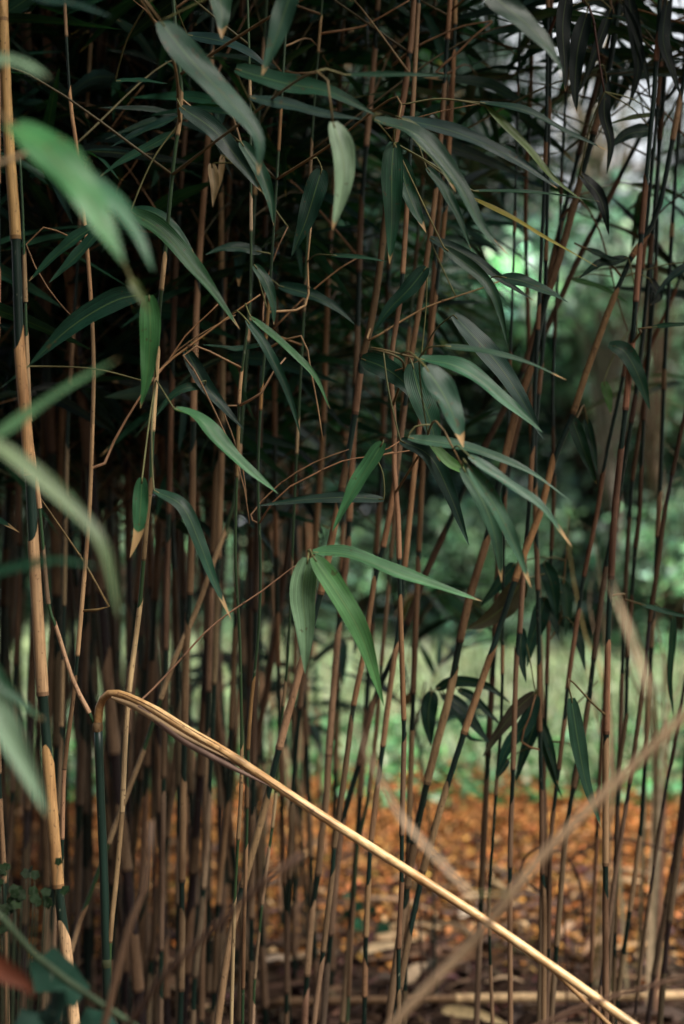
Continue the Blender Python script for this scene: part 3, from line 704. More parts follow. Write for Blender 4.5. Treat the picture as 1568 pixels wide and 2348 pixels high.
# leaves: points base->tip, depth, width, colour, options
LV = [
 # big out-of-focus leaves of the nearest stalk
 ([(30, 285), (108, 345), (195, 452), (285, 605)], .84, 108, 'bright', dict(host='N1', nup=.9, dd=-.03)),
 ([(180, 388), (262, 462), (318, 545), (352, 622)], .90, 46, 'green', dict(host='N1', nup=.9, dd=-.02)),
 ([(-60, 128), (-10, 138), (50, 146), (112, 178)], .78, 40, 'pale', dict(host='N1', nup=1)),
 ([(-70, 1040), (60, 955), (160, 885), (275, 822)], .82, 36, 'soft', dict(host='N1', nup=1)),
 ([(-60, 985), (60, 1070), (150, 1150), (235, 1250), (275, 1420)], .80, 42, 'softy', dict(host='N1', nup=1)),
 ([(-70, 1330), (40, 1300), (130, 1285), (230, 1300)], .82, 26, 'mid', dict(host='N1')),
 ([(-70, 1540), (10, 1660), (65, 1770), (112, 1875)], .80, 62, 'pale', dict(host='N1', nup=.9)),
 ([(-60, 1460), (0, 1560), (60, 1620), (100, 1650)], .92, 34, 'mid', dict(host='N1')),
 ([(-60, 420), (-20, 400), (20, 372)], .85, 24, 'mid', dict(host='N1')),
 ([(300, 640), (330, 690), (345, 720)], .95, 22, 'olive', dict()),
 ([(30, -30), (110, 0), (180, 12), (258, 40)], 1.0, 28, 'blue', dict()),
 # in and around the focus
 ([(300, 485), (370, 530), (450, 620), (550, 755)], 1.48, 44, 'green', dict(nup=.8)),
 ([(300, 482), (345, 484), (400, 520), (445, 580)], 1.55, 26, 'mid', dict()),
 ([(325, 675), (262, 690), (165, 748), (64, 840)], 1.46, 50, 'dark', dict(nup=.3)),
 ([(64, 840), (40, 860), (0, 890)], 1.47, 8, 'dark', dict()),
 ([(342, 677), (345, 760), (338, 860), (322, 937)], 1.42, 46, 'bright', dict(nup=.4)),
 ([(400, 937), (458, 962), (535, 1045), (638, 1132)], 1.45, 42, 'trio2', dict(nup=1.1)),
 ([(575, 727), (650, 790), (720, 860), (757, 938)], 1.5, 20, 'bright', dict(nup=.8, tipdry=.98)),
 ([(565, 733), (615, 806), (660, 900), (690, 1000)], 1.52, 22, 'mid', dict()),
 ([(425, 800), (470, 880), (510, 930), (560, 985)], 1.6, 32, 'dark', dict()),
 ([(468, 887), (425, 890), (390, 912), (358, 955)], 1.6, 20, 'mid', dict()),
 ([(583, 607), (612, 650), (626, 700), (628, 745)], 1.6, 26, 'mid', dict()),
 ([(353, 1124), (418, 1160), (458, 1245), (490, 1330), (530, 1420)], 1.45, 32, 'mid', dict(nup=.9, tipdry=.86)),
 ([(326, 1095), (322, 1165), (317, 1220), (298, 1278)], 1.44, 34, 'green', dict(tipdry=.66)),
 ([(706, 1279), (694, 1360), (700, 1440), (700, 1545)], 1.42, 56, 'pale2', dict(nup=.35)),
 ([(718, 1276), (772, 1356), (830, 1460), (880, 1618)], 1.41, 50, 'trio', dict(nup=.75)),
 ([(716, 1266), (800, 1272), (920, 1316), (1105, 1378)], 1.43, 42, 'trio2', dict(nup=1.2)),
 ([(880, 1145), (800, 1140), (700, 1145), (588, 1160)], 1.6, 24, 'dark', dict(nup=.2)),
 ([(878, 1014), (850, 1060), (812, 1120), (762, 1218)], 1.5, 40, 'trio2', dict(nup=.9)),
 ([(978, 612), (940, 660), (890, 712), (852, 770)], 1.6, 38, 'dark', dict(nup=.4)),
 ([(945, 833), (962, 900), (988, 970), (1008, 1058)], 1.5, 56, 'mid', dict(nup=.4)),
 ([(960, 822), (1060, 845), (1160, 920), (1245, 992)], 1.45, 46, 'green', dict(nup=1.0)),
 ([(975, 840), (1020, 910), (1045, 970), (1062, 1026)], 1.33, 64, 'grey', dict(nup=.9, tipdry=.86)),
 ([(828, 822), (880, 842), (930, 880), (968, 940)], 1.62, 46, 'dark', dict(nup=.2)),
 ([(918, 1010), (985, 1045), (1030, 1130), (1075, 1250)], 1.5, 38, 'dark', dict()),
 ([(985, 1015), (1030, 1060), (1075, 1090), (1125, 1160)], 1.48, 26, 'lime', dict(nup=1)),
 ([(1060, 1070), (1112, 1160), (1137, 1240), (1150, 1335)], 1.35, 40, 'grey', dict(nup=.9, tipdry=.93)),
 ([(1075, 1070), (1135, 1160), (1180, 1250), (1218, 1348)], 1.32, 36, 'grey', dict(nup=.9, tipdry=.9)),
 ([(935, 1003), (1080, 1028), (1210, 1080), (1310, 1150)], 1.4, 28, 'grey', dict(nup=.9)),
 ([(1075, 1045), (1160, 1105), (1240, 1160), (1312, 1255)], 1.32, 30, 'grey', dict(nup=1, tipdry=.85)),
 ([(1020, 793), (1130, 808), (1220, 835), (1300, 872)], 1.4, 20, 'grey', dict(nup=.7, tipdry=.9)),
 ([(1040, 722), (1130, 820), (1190, 905), (1248, 1010)], 1.55, 46, 'blue2', dict(nup=.5)),
 ([(1395, 790), (1432, 806), (1465, 865), (1490, 940)], 1.75, 38, 'mid', dict(nup=.4)),
 ([(1384, 875), (1394, 910), (1400, 950)], 1.9, 22, 'lime', dict(nup=.8)),
 ([(1310, 955), (1330, 1010), (1368, 1110)], 1.8, 30, 'dark', dict()),
 ([(1345, 960), (1358, 1020), (1370, 1090)], 1.85, 20, 'dark', dict()),
 ([(1495, 750), (1540, 745), (1605, 742)], 1.7, 12, 'mid', dict()),
 # upper frame
 ([(368, 48), (440, 140), (532, 238), (592, 315), (592, 402)], 1.25, 66, 'mid', dict(nup=.8, tipdry=.97)),
 ([(505, -70), (506, 0), (510, 50), (508, 90)], 1.3, 52, 'grey', dict(nup=.3, tipdry=.84)),
 ([(685, -60), (655, 20), (632, 90), (600, 174)], 1.25, 52, 'grey', dict(nup=.5, tipdry=.94)),
 ([(763, 280), (785, 350), (786, 430), (762, 528)], 1.28, 50, 'pale', dict(nup=.5, tipdry=.93, roll=.2)),
 ([(572, 224), (660, 240), (750, 262), (835, 274)], 1.35, 34, 'blue2', dict(nup=.9)),
 ([(540, 158), (650, 190), (760, 212), (862, 264)], 1.36, 48, 'mid', dict(nup=.3)),
 ([(790, 172), (900, 170), (1045, 174)], 1.3, 13, 'mid', dict(nup=.6)),
 ([(1105, -30), (1190, 40), (1250, 100), (1292, 168)], 1.25, 54, 'dark', dict(nup=.4)),
 ([(903, 326), (898, 400), (898, 500), (893, 606)], 1.5, 48, 'mid', dict(nup=.3, tipdry=.93)),
 ([(917, 362), (932, 430), (955, 490), (977, 534)], 1.52, 42, 'mid', dict(nup=.3, tipdry=.88)),
 ([(858, 275), (960, 312), (1050, 420), (1110, 530), (1166, 584)], 1.4, 46, 'grey2', dict(nup=.8, tipdry=.94)),
 ([(920, 275), (970, 320), (1015, 375), (1045, 440)], 1.42, 40, 'olive', dict(nup=.8, tipdry=.9)),
 ([(920, 272), (1050, 305), (1180, 365), (1278, 432)], 1.45, 38, 'blue', dict(nup=.5)),
 ([(1100, 235), (1200, 252), (1300, 302), (1396, 347)], 1.5, 28, 'dark', dict(nup=.7, tipdry=.92)),
 ([(1112, 242), (1210, 340), (1270, 410), (1338, 462)], 1.5, 20, 'olive', dict(nup=.7)),
 ([(1085, 455), (1180, 503), (1250, 545), (1370, 612)], 1.55, 15, 'yellow', dict(nup=.9)),
 ([(1085, 438), (1200, 440), (1300, 450), (1375, 462)], 1.5, 13, 'mid', dict(nup=.9)),
 ([(978, 385), (1020, 440), (1052, 500), (1080, 572)], 1.6, 24, 'mid', dict()),
 ([(1018, 568), (1100, 630), (1140, 692), (1164, 795)], 1.5, 26, 'grey2', dict()),
 ([(1150, 635), (1200, 645), (1260, 670), (1304, 694)], 1.6, 30, 'mid', dict(nup=.7)),
 ([(985, 545), (1080, 590), (1150, 640), (1225, 690)], 1.7, 26, 'dark', dict()),
 ([(412, 268), (370, 285), (310, 310), (254, 337)], 1.6, 36, 'blue', dict(nup=.8)),
 ([(398, 305), (335, 340), (275, 372), (228, 406)], 1.55, 24, 'mid', dict(nup=.6)),
 ([(414, 245), (490, 298), (550, 370), (600, 440)], 1.45, 46, 'dark', dict(nup=.5)),
 ([(552, 325), (600, 400), (620, 460), (628, 518)], 1.5, 32, 'mid', dict(nup=.4)),
 ([(430, 80), (510, 95), (570, 120), (625, 165)], 1.6, 30, 'blue', dict()),
 ([(265, 186), (320, 184), (385, 192)], 1.6, 18, 'mid', dict()),
 ([(600, 578), (550, 568), (510, 570), (470, 584)], 1.65, 28, 'dark', dict(nup=.6)),
 ([(738, 388), (722, 440), (700, 510), (668, 588)], 1.6, 48, 'dark', dict(nup=.4)),
 ([(222, 515), (170, 550), (120, 592), (66, 645)], 1.55, 32, 'mid', dict()),
 ([(235, 520), (190, 572), (150, 612), (113, 648)], 1.52, 34, 'mid', dict(nup=.7)),
 ([(640, 655), (700, 672), (760, 700), (815, 745)], 1.7, 30, 'dark', dict()),
 ([(600, 790), (545, 800), (510, 795), (462, 790)], 1.65, 18, 'mid', dict(nup=.8)),
 ([(485, 375), (492, 420), (488, 475)], 1.7, 22, 'dry', dict()),
 ([(510, 355), (506, 400), (492, 462)], 1.72, 14, 'dry', dict()),
 ([(760, 585), (830, 590), (890, 600)], 1.6, 12, 'mid', dict()),
 # drooping dark sprays over the bright grass
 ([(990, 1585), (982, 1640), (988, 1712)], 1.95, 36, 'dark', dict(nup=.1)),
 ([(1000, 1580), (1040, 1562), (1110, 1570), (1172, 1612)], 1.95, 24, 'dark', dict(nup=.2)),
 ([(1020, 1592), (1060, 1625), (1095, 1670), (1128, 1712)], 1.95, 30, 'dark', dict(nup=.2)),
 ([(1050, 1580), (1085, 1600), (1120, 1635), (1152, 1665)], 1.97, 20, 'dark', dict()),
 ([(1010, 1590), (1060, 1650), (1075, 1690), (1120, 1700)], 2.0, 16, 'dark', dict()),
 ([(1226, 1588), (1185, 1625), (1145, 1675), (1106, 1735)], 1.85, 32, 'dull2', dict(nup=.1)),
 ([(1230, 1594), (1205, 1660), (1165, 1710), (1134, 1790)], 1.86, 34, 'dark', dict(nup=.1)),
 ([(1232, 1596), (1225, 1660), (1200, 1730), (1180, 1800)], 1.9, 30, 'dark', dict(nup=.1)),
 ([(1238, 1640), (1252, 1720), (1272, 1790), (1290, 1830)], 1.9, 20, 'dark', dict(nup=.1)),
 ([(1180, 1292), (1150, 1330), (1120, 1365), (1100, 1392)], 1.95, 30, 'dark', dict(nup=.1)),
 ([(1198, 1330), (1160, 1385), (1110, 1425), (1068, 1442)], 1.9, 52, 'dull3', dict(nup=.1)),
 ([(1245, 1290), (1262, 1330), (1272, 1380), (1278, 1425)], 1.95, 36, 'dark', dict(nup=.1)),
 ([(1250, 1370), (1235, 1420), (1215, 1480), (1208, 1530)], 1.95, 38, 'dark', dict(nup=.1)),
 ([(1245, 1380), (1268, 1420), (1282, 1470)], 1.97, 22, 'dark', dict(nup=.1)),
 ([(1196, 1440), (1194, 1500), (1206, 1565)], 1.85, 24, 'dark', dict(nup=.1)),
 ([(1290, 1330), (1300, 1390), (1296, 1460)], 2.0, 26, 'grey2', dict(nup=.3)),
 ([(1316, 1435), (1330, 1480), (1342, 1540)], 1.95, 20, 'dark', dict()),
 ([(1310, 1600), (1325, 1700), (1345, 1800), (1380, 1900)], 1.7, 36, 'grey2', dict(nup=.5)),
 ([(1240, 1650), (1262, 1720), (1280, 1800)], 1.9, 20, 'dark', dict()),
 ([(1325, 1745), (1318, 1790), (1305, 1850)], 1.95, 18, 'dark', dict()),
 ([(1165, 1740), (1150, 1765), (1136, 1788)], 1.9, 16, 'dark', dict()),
 # upper right leaves, most near-black: silhouette shade put into the colour
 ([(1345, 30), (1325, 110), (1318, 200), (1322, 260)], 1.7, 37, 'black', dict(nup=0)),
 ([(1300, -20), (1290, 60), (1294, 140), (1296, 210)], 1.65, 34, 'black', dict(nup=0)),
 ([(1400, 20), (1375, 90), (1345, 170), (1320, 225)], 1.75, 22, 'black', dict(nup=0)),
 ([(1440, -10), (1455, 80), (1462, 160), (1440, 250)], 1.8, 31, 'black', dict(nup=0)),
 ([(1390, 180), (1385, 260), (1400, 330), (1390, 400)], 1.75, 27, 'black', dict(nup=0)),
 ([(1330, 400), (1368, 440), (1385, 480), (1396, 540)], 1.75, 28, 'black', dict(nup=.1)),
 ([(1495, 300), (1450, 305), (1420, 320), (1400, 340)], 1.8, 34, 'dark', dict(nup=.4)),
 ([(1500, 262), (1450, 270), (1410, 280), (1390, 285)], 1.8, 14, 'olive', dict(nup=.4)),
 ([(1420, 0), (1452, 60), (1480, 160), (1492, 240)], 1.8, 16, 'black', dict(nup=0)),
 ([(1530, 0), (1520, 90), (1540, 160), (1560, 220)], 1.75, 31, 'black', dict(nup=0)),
 ([(1440, 590), (1400, 600), (1370, 605), (1325, 640)], 1.8, 22, 'dark', dict()),
 ([(1345, 570), (1390, 590), (1430, 598)], 1.8, 18, 'dark', dict()),
 ([(1310, 640), (1380, 660), (1440, 695)], 1.9, 14, 'bright', dict(nup=.8)),
 ([(1490, 640), (1510, 680), (1490, 700)], 1.85, 22, 'black', dict()),
 ([(1600, 600), (1560, 620), (1530, 645), (1500, 680)], 1.8, 20, 'blue', dict(nup=.6)),
 # right edge pale green blade
 ([(1545, 1410), (1540, 1480), (1535, 1560), (1545, 1650)], 1.9, 16, 'mid', dict()),
 ([(1470, 1385), (1520, 1400), (1568, 1412), (1610, 1420)], 1.8, 12, 'mid', dict()),
]
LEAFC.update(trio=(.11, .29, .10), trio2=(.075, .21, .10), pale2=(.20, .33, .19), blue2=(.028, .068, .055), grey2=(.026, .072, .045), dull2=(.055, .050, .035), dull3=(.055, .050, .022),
             black=(.006, .016, .013), soft=(.11, .22, .11), softy=(.17, .24, .13), ash=(.48, .36, .24), ash2=(.60, .48, .34))  # black: leaf tone darkened to stand in for silhouette and canopy shade
NICE = {'yellow': 'narrow yellow leaf', 'dry': 'dead brown leaf', 'ash': 'withered grey blade', 'ash2': 'withered straw coloured blade', 'lime': 'fresh lime green leaf', 'pale': 'pale whitish green leaf'}

def place_leaf(pts, d, w, cname, opt):
    n = len(pts); dd = opt.get('dd', -.012)
    W = [P(u, v, d + dd * i / (n - 1)) for i, (u, v) in enumerate(pts)]
    width = w / F * d * 1.06
    host = opt.get('host')
    near = None
    if not host:
        for o, st, fine in BR:
            q = min(fine, key=lambda a: (a - W[0]).length); k = (q - W[0]).length
            if k < .14 and (near is None or k < near[0]): near = (k, o, st, q)
    t0 = (W[1] - W[0]).normalized()
    mb = MB(); tip = opt.get('tipdry', RNG.choice([1.3, 1.3, .97]))
    pet = rgba((.13, .13, .05))
    if near:
        _, par, st, q = near
        c = [q, q.lerp(W[0], .5) + V(0, 0, .004) - t0 * .004, W[0], W[0] + t0 * .006]
        tube(mb, catmull(c, .008), [.0009] * len(catmull(c, .008)), pet, 5, mi=1)
    else:
        hb, st, q = nearest_host(W[0], want=host)
        if (q - W[0]).length > .035:
            k = (q - W[0]).length
            m1 = q.lerp(W[0], .45) + V(0, 0, .10 * k); m2 = W[0] - t0 * min(.05, k * .3)
            fine = catmull([q, m1, m2, W[0]], .015); tw = MB()
            tube(tw, fine, [.0017 - .0008 * i / len(fine) for i in range(len(fine))], rgba((.16, .11, .05), 1, .2), 6)
            par = tw.build('branch', M_TWIG, st['root'], st['origin']); BR.append((par, st, fine))
            tube(mb, [W[0] - t0 * .004, W[0] + t0 * .006], [.0009, .0008], pet, 5, mi=1)
        else:
            par = st['root']; tube(mb, [q, W[0] + t0 * .005], [.001, .0008], pet, 5, mi=1)
    blade(mb, W, width, rgba(LEAFC[cname], tip, .08), nup=opt.get('nup', .5), roll=opt.get('roll', RNG.gauss(0, .12)), sections=22, across=7, wave=.5, fold=RNG.uniform(.1, .3), twist=opt.get('twist', RNG.gauss(0, .35)))
    o = mb.build('leaf', [M_DRY if opt.get('dead') else M_LEAF, M_TWIG], par, st['origin'])
    if cname in NICE: o['label'] = NICE[cname]
for L_ in LV: place_leaf(*L_)

# ------------------------------------------------------------------ the mass of stalks farther in: prototypes, then copies with all parts
def make_proto(i):
    rad = RNG.uniform(.0042, .0072); h = RNG.uniform(2.5, 3.2)
    lean = RNG.gauss(0, .03); x = y = 0.0; ctl = [Vector((0, 0, -.02))]; z = 0
    dx, dy = RNG.gauss(0, .02), RNG.gauss(0, .02)
    while z < h:
        z += .3; dx += RNG.gauss(0, .018); dy += RNG.gauss(0, .018); x += dx * .3 + lean * .06; y += dy * .3; ctl.append(Vector((x, y, z)))
    path = catmull(ctl, .04); S = arclen(path)
    root = empty('bamboo_stalk', (0, 0, 0))
    node = RNG.uniform(0, .1); iv = []
    while node < S[-1] - .1:
        gap = RNG.uniform(.15, .24); iv.append((node, node + gap * RNG.uniform(.3, .68))); node += gap
    culm_and_sheaths(root, Vector((0, 0, 0)), path, rad, iv, RNG.choice([BROWN, BROWN, TAN, DULL]), RNG.choice([CULM, CULM, CULM_P]), sides=8, step_s=.06)  # dark sheath tones and short sheaths stand in for shade inside the thicket
    stalk_foliage(root, Vector((0, 0, 0)), path, 1.02, path[-1].z - .03, 27 if i > 6 else 48, ('dark', 'mid', 'black', 'mid', 'blue'), leaf_len=.17, lfl=(.18, .45), nleaf=(4, 7), crown=True)
    return root
PROTOS = [make_proto(i) for i in range(9)]

def copy_tree(o, parent=None):
    c = o.copy(); COL.objects.link(c); c.parent = parent
    for ch in list(o.children): copy_tree(ch, c)
    return c

def region_label(u, d):
    deep = 'far back in' if d > 3.3 else 'inside'
    if u < 0: return 'dim brown bamboo stalk %s the thicket beyond the left edge' % deep
    if u < 190: return 'dim brown bamboo stalk %s the thicket behind the thick spotted stalk' % deep
    if u < 420: return 'dim brown bamboo stalk %s the thicket behind the hook of the broken cane' % deep
    if u < 680: return 'dim brown bamboo stalk %s the thicket left of the hanging leaf trio' % deep
    if u < 980: return 'dim brown bamboo stalk %s the thicket behind the hanging leaf trio' % deep
    return 'dim brown bamboo stalk %s the thin right side of the thicket' % deep

used = set(); spots = []
def try_spot(u, d):
    x = (u - 784) / F * d
    for sx, sy in spots:
        if (sx - x) ** 2 + (sy - d) ** 2 < .035 ** 2: return False
    spots.append((x, d)); return True
plan = []
for k in range(130):
    d = 2.15 + 2.3 * RNG.random() ** 1.1
    u = RNG.uniform(-380, 800) if k % 4 else RNG.uniform(-100, 480)
    plan.append((u, d))
for u, d in ((1860, 2.5), (1960, 2.2), (1900, 1.9), (-420, 1.9), (-300, 1.7)): plan.append((u, d))
for k, (u, d) in enumerate(plan):
    while not try_spot(u, d): u += 23
    ix = 7 + k % 2 if u > 600 else k % 7          # the thin side of the stand has the sparse crowns
    o = PROTOS[ix] if ix not in used else copy_tree(PROTOS[ix]); used.add(ix)
    o.location = ((u - 784) / F * d, d, 0)
    o.rotation_euler = (RNG.gauss(0, .02), RNG.gauss(.03 if u < 450 else .05, .03), RNG.uniform(0, 6.28))
    s = RNG.uniform(.9, 1.12) if k % 3 else RNG.uniform(.62, .8); o.scale = (s, s, max(s, .92) * RNG.uniform(.95, 1.05))
    lab = region_label(u, d); tag(o, lab, 'bamboo', 'stalks: ' + lab[12:])

# unseen arching stalks added beside the viewer, a leaf roof to shade the thicket
def shade_overhang(x, y, tx, ty, label):
    base = V(x, y, 0); root = empty('bamboo_stalk', base, label, 'bamboo', 'added arching stalks: ' + label[:20])
    ctl = [base - V(0, 0, .02), V(x * .99, y, .8), V(x * .95, y, 1.5), V(x * .8 + tx * .2, y * .9 + ty * .1, 2.05), V(x * .45 + tx * .55, y * .5 + ty * .5, 2.38), V(tx, ty, 2.42)]
    path = catmull(ctl, .04); S = arclen(path); node = .02; iv = []
    while node < S[-1] - .1:
        gap = RNG.uniform(.15, .24); iv.append((node, node + gap * RNG.uniform(.5, .9))); node += gap
    culm_and_sheaths(root, base, path, .006, iv, TAN, CULM, sides=8, step_s=.06)
    lf = MB()
    for k in range(40):
        p = at_len(path, S, S[-1] * (.55 + .45 * k / 29)); az = RNG.uniform(0, 6.28); el = RNG.uniform(-.1, .6)
        branch_cluster(lf, lf, p, V(math.cos(az) * math.cos(el), math.sin(az) * math.cos(el), math.sin(el)), RNG.uniform(.15, .4), RNG.randint(5, 8), .17, ('dark', 'mid'), mi=1)
    lf.build('crown', [M_LEAF, M_TWIG], root, base)
OL = 'arching bamboo stalk rooted outside the left edge whose crown roofs the thicket'; OR_ = 'arching bamboo stalk rooted outside the right edge whose crown roofs the thicket'
for x, y, tx, ty in ((-.95, 1.3, -.35, 1.0), (-1.1, 1.6, -.1, 1.3), (-1.0, 1.0, -.3, .75), (-1.2, 1.9, -.45, 1.6), (-1.15, 1.4, .1, 1.05), (-.9, 1.7, -.2, 1.75), (-.9, .8, -.15, .7), (-.85, .5, .1, .55), (-1.0, .9, .25, .8)): shade_overhang(x, y, tx, ty, OL)
for x, y, tx, ty in ((1.15, 1.7, .25, 1.5), (1.2, 1.9, .5, 1.8), (1.3, 1.5, .75, 1.45), (1.35, 1.3, .9, 1.3), (1.4, 1.7, .95, 1.65), (1.2, 1.5, .42, 1.12), (1.3, 1.45, .55, 1.02), (1.5, 1.5, 1.1, 1.5)): shade_overhang(x, y, tx, ty, OR_)

# ------------------------------------------------------------------ fallen and leaning dead canes
def dead_cane(name, label, ctl, r, tint, cat='dead cane', nodes=.2, sheath=None, mat=None):
    fine = catmull(ctl, .025); S = arclen(fine); origin = Vector((fine[0].x, fine[0].y, 0))
    o = empty(name, origin, label, cat)
    rr = [r * (1 - .2 * s / S[-1]) for s in S]
    k = nodes * .6
    while k < S[-1]:
        for i, s in enumerate(S):
            if abs(s - k) < .014: rr[i] *= 1.13
        k += nodes * RNG.uniform(.8, 1.2)
    mb = MB(); tube(mb, fine, rr, (*tint, 1), 12); mb.build('culm', mat or M_SHEATH, o, origin)
    if sheath:
        a, b, c = sheath; sel = [p for p, s in zip(fine, S) if a * S[-1] <= s <= b * S[-1]]
        mb = MB(); tube(mb, sel, [r * 1.18] * len(sel), (*c, 1), 12, cap=False, skew=(.02, 2)); mb.build('sheath', M_SHEATH, o, origin)
    return o
def ground_line(u, v, z=.012):
    d = (CAMZ - z) * F / (v - 1173.5); return P(u, v, d)
dead_cane('fallen_cane', 'long tan cane lying level across the ground at the bottom', [ground_line(560, 2330, .02), ground_line(600, 2312, .035), ground_line(640, 2298, .06), ground_line(784, 2294, .06), ground_line(1045, 2289, .06), ground_line(1300, 2285, .06), ground_line(1568, 2281, .05), ground_line(1800, 2280, .02)], (.0078), (.50, .30, .16), sheath=(.38, .97, (.80, .56, .31)))
def lean(uvs, d0, d1, ext=True):
    n = len(uvs); pts = [P(u, v, d0 + (d1 - d0) * i / (n - 1)) for i, (u, v) in enumerate(uvs)]
    dv = (pts[-1] - pts[-2]).normalized(); q = pts[-1].copy()
    while q.z > .01:
        dv = (dv + V(0, .05, -.12)).normalized(); q = q + dv * min(.12, q.z + .02); pts.append(q.copy())
    pts[-1].z = 0; return list(reversed(pts))
c = lean([(1700, 1500), (1568, 1640), (1429, 1776), (1234, 1971), (1124, 2111), (1069, 2176), (934, 2311)], .80, .86)
LC = dead_cane('leaning_cane', 'blurred brown cane close by, slanting over the broken cane at lower right', c, .0023, (.15, .095, .075), sheath=(.62, .985, (.60, .42, .26)))
STALKS.append(dict(root=LC, path=catmull(c, .02), origin=Vector((c[0].x, c[0].y, 0)), key='LC', d=.8))
place_leaf([(1092, 2062), (965, 1925), (905, 1850), (850, 1740), (806, 1630)], .82, 12, 'ash', dict(dead=True, host='LC'))
place_leaf([(1488, 1590), (1462, 1500), (1432, 1420), (1396, 1325)], .80, 16, 'ash2', dict(dead=True, host='LC'))
c = lean([(690, 1960), (600, 2026), (500, 2121), (400, 2211), (320, 2311)], .85, .9)
dead_cane('leaning_cane', 'blurred dull brown cane close by at the bottom left of centre', c, .0028, (.15, .085, .055))
c = lean([(346, 1880), (342, 1960), (330, 2040), (300, 2111), (268, 2230)], 1.02, 1.0)
dead_cane('leaning_cane', 'blurred ochre cane close by, upright at lower left right of the dark green stalk', c, .0030, (.14, .08, .045))
c = lean([(1720, 2190), (1568, 2240), (1409, 2283), (1234, 2350)], 1.0, 1.05)
dead_cane('leaning_cane', 'blurred brown cane close by in the lower right corner under the fallen cane', c, .0019, (.20, .12, .08))
c = lean([(-60, 2040), (10, 2110), (75, 2185), (150, 2245), (230, 2300), (300, 2345)], 1.0, 1.05)
dead_cane('bramble_vine', 'blurred dark green stem slanting through the lower left corner', c, .0028, (.035, .055, .028), cat='bramble', mat=M_CULM)

# wiry bramble hoops over the orange leaves
def hoop(label, uvs, d, r=.0022):
    pts = [P(u, v, d) for u, v in uvs]; q = pts[-1].copy()
    while q.z > .01: q = q + V(.004, .01, -min(.08, q.z + .001)); pts.append(q.copy())
    o = MB(); fine = catmull(list(reversed(pts)), .02); tube(o, fine, [r] * len(fine), (.07, .035, .028, 1), 7)
    for k in range(3, len(fine) - 2, 4):
        p = fine[k]; a = RNG.uniform(0, 6.28); t = V(math.cos(a), math.sin(a) * .3, .4).normalized()
        tube(o, [p, p + t * .006], [.0011, .0001], (.12, .05, .03, 1), 5)
    b = o.build('bramble_vine', M_TWIG); tag(b, label, 'bramble')
hoop('wiry dark hoop of bramble arching over the orange leaves', [(1338, 2150), (1336, 2060), (1322, 2000), (1290, 1955), (1255, 1941), (1212, 1955), (1194, 1996), (1209, 2025), (1240, 2046), (1243, 2090)], 2.3)
hoop('thin bramble runner bowing out past the right edge', [(1640, 2040), (1568, 1971), (1484, 1935), (1414, 1921), (1360, 1935), (1312, 1965), (1290, 2000)], 2.5, .002)
hoop('thin dark stem kinked beside the bright grass, left of the leaning stalks', [(975, 1560), (960, 1640), (945, 1700), (935, 1780), (950, 1850)], 2.6, .0022)

# ------------------------------------------------------------------ dry reeds, low plants
def reed_clump(label, base, blades):
    o = empty('dry_reed', base, label, 'reed', 'dry reeds at the right edge')
    for pts, d, w, c in blades:
        W = [Vector((base[0] + RNG.gauss(0, .02), base[1] + RNG.gauss(0, .02), 0))] + [P(u, v, d) for u, v in pts]
        mb = MB(); blade(mb, W, w / F * d, rgba(c, 1.5, .1), nup=.3, sections=26, across=3, twist=RNG.gauss(0, 1.2)); mb.build('reed_blade', M_DRY, o, base)
B1 = P(1500, 2200, 2.75); B1.z = 0; B2 = P(1620, 2200, 2.6); B2.z = 0; B3 = P(1420, 2150, 2.9); B3.z = 0
RC = (.42, .33, .20); RC2 = (.50, .40, .26)
reed_clump('curling pale reeds looping by the right edge above the bright grass', B2,
  [([(1600, 1300), (1568, 1062), (1509, 1017), (1486, 972), (1500, 930)], 2.6, 12, RC2), ([(1640, 1250), (1600, 960), (1568, 937), (1484, 892), (1455, 880)], 2.6, 12, RC),
   ([(1600, 1200), (1590, 1000), (1568, 975), (1520, 950), (1470, 965)], 2.65, 9, (.36, .22, .16)), ([(1610, 1300), (1590, 1120), (1568, 1092), (1520, 1115), (1465, 1160)], 2.55, 11, RC2),
   ([(1630, 1500), (1600, 1300), (1560, 1240), (1520, 1190), (1490, 1150)], 2.6, 9, RC)])
reed_clump('tangle of straight dry reeds rising from the turf at the right', B1,
  [([(1500, 1700), (1484, 1500), (1474, 1330), (1466, 1300)], 2.7, 12, RC2), ([(1520, 1600), (1535, 1450), (1560, 1380), (1600, 1330)], 2.7, 8, RC), ([(1505, 1650), (1470, 1480), (1440, 1380), (1400, 1330)], 2.75, 9, RC),
   ([(1530, 1650), (1510, 1450), (1495, 1380), (1568, 1350)], 2.7, 9, (.38, .22, .14)), ([(1500, 1700), (1450, 1560), (1420, 1440), (1412, 1400)], 2.75, 16, RC2), ([(1520, 1700), (1550, 1600), (1580, 1480), (1610, 1400)], 2.7, 10, RC2),
   ([(1480, 1750), (1460, 1600), (1500, 1540), (1560, 1560)], 2.7, 10, RC)])
reed_clump('slim dry reeds with bent tips between the two leaning right hand stalks', B3,
  [([(1400, 1700), (1372, 1500), (1350, 1360), (1385, 1270)], 2.8, 9, RC2), ([(1390, 1650), (1340, 1450), (1310, 1300), (1300, 1200), (1298, 1130)], 2.8, 6, (.34, .28, .10)), ([(1400, 1800), (1368, 1660), (1350, 1560), (1330, 1470)], 2.8, 7, RC),
   ([(1380, 1700), (1330, 1560), (1290, 1480), (1262, 1400)], 2.9, 6, (.20, .18, .08)), ([(1390, 1500), (1360, 1220), (1330, 1190), (1295, 1230)], 2.8, 10, RC)])

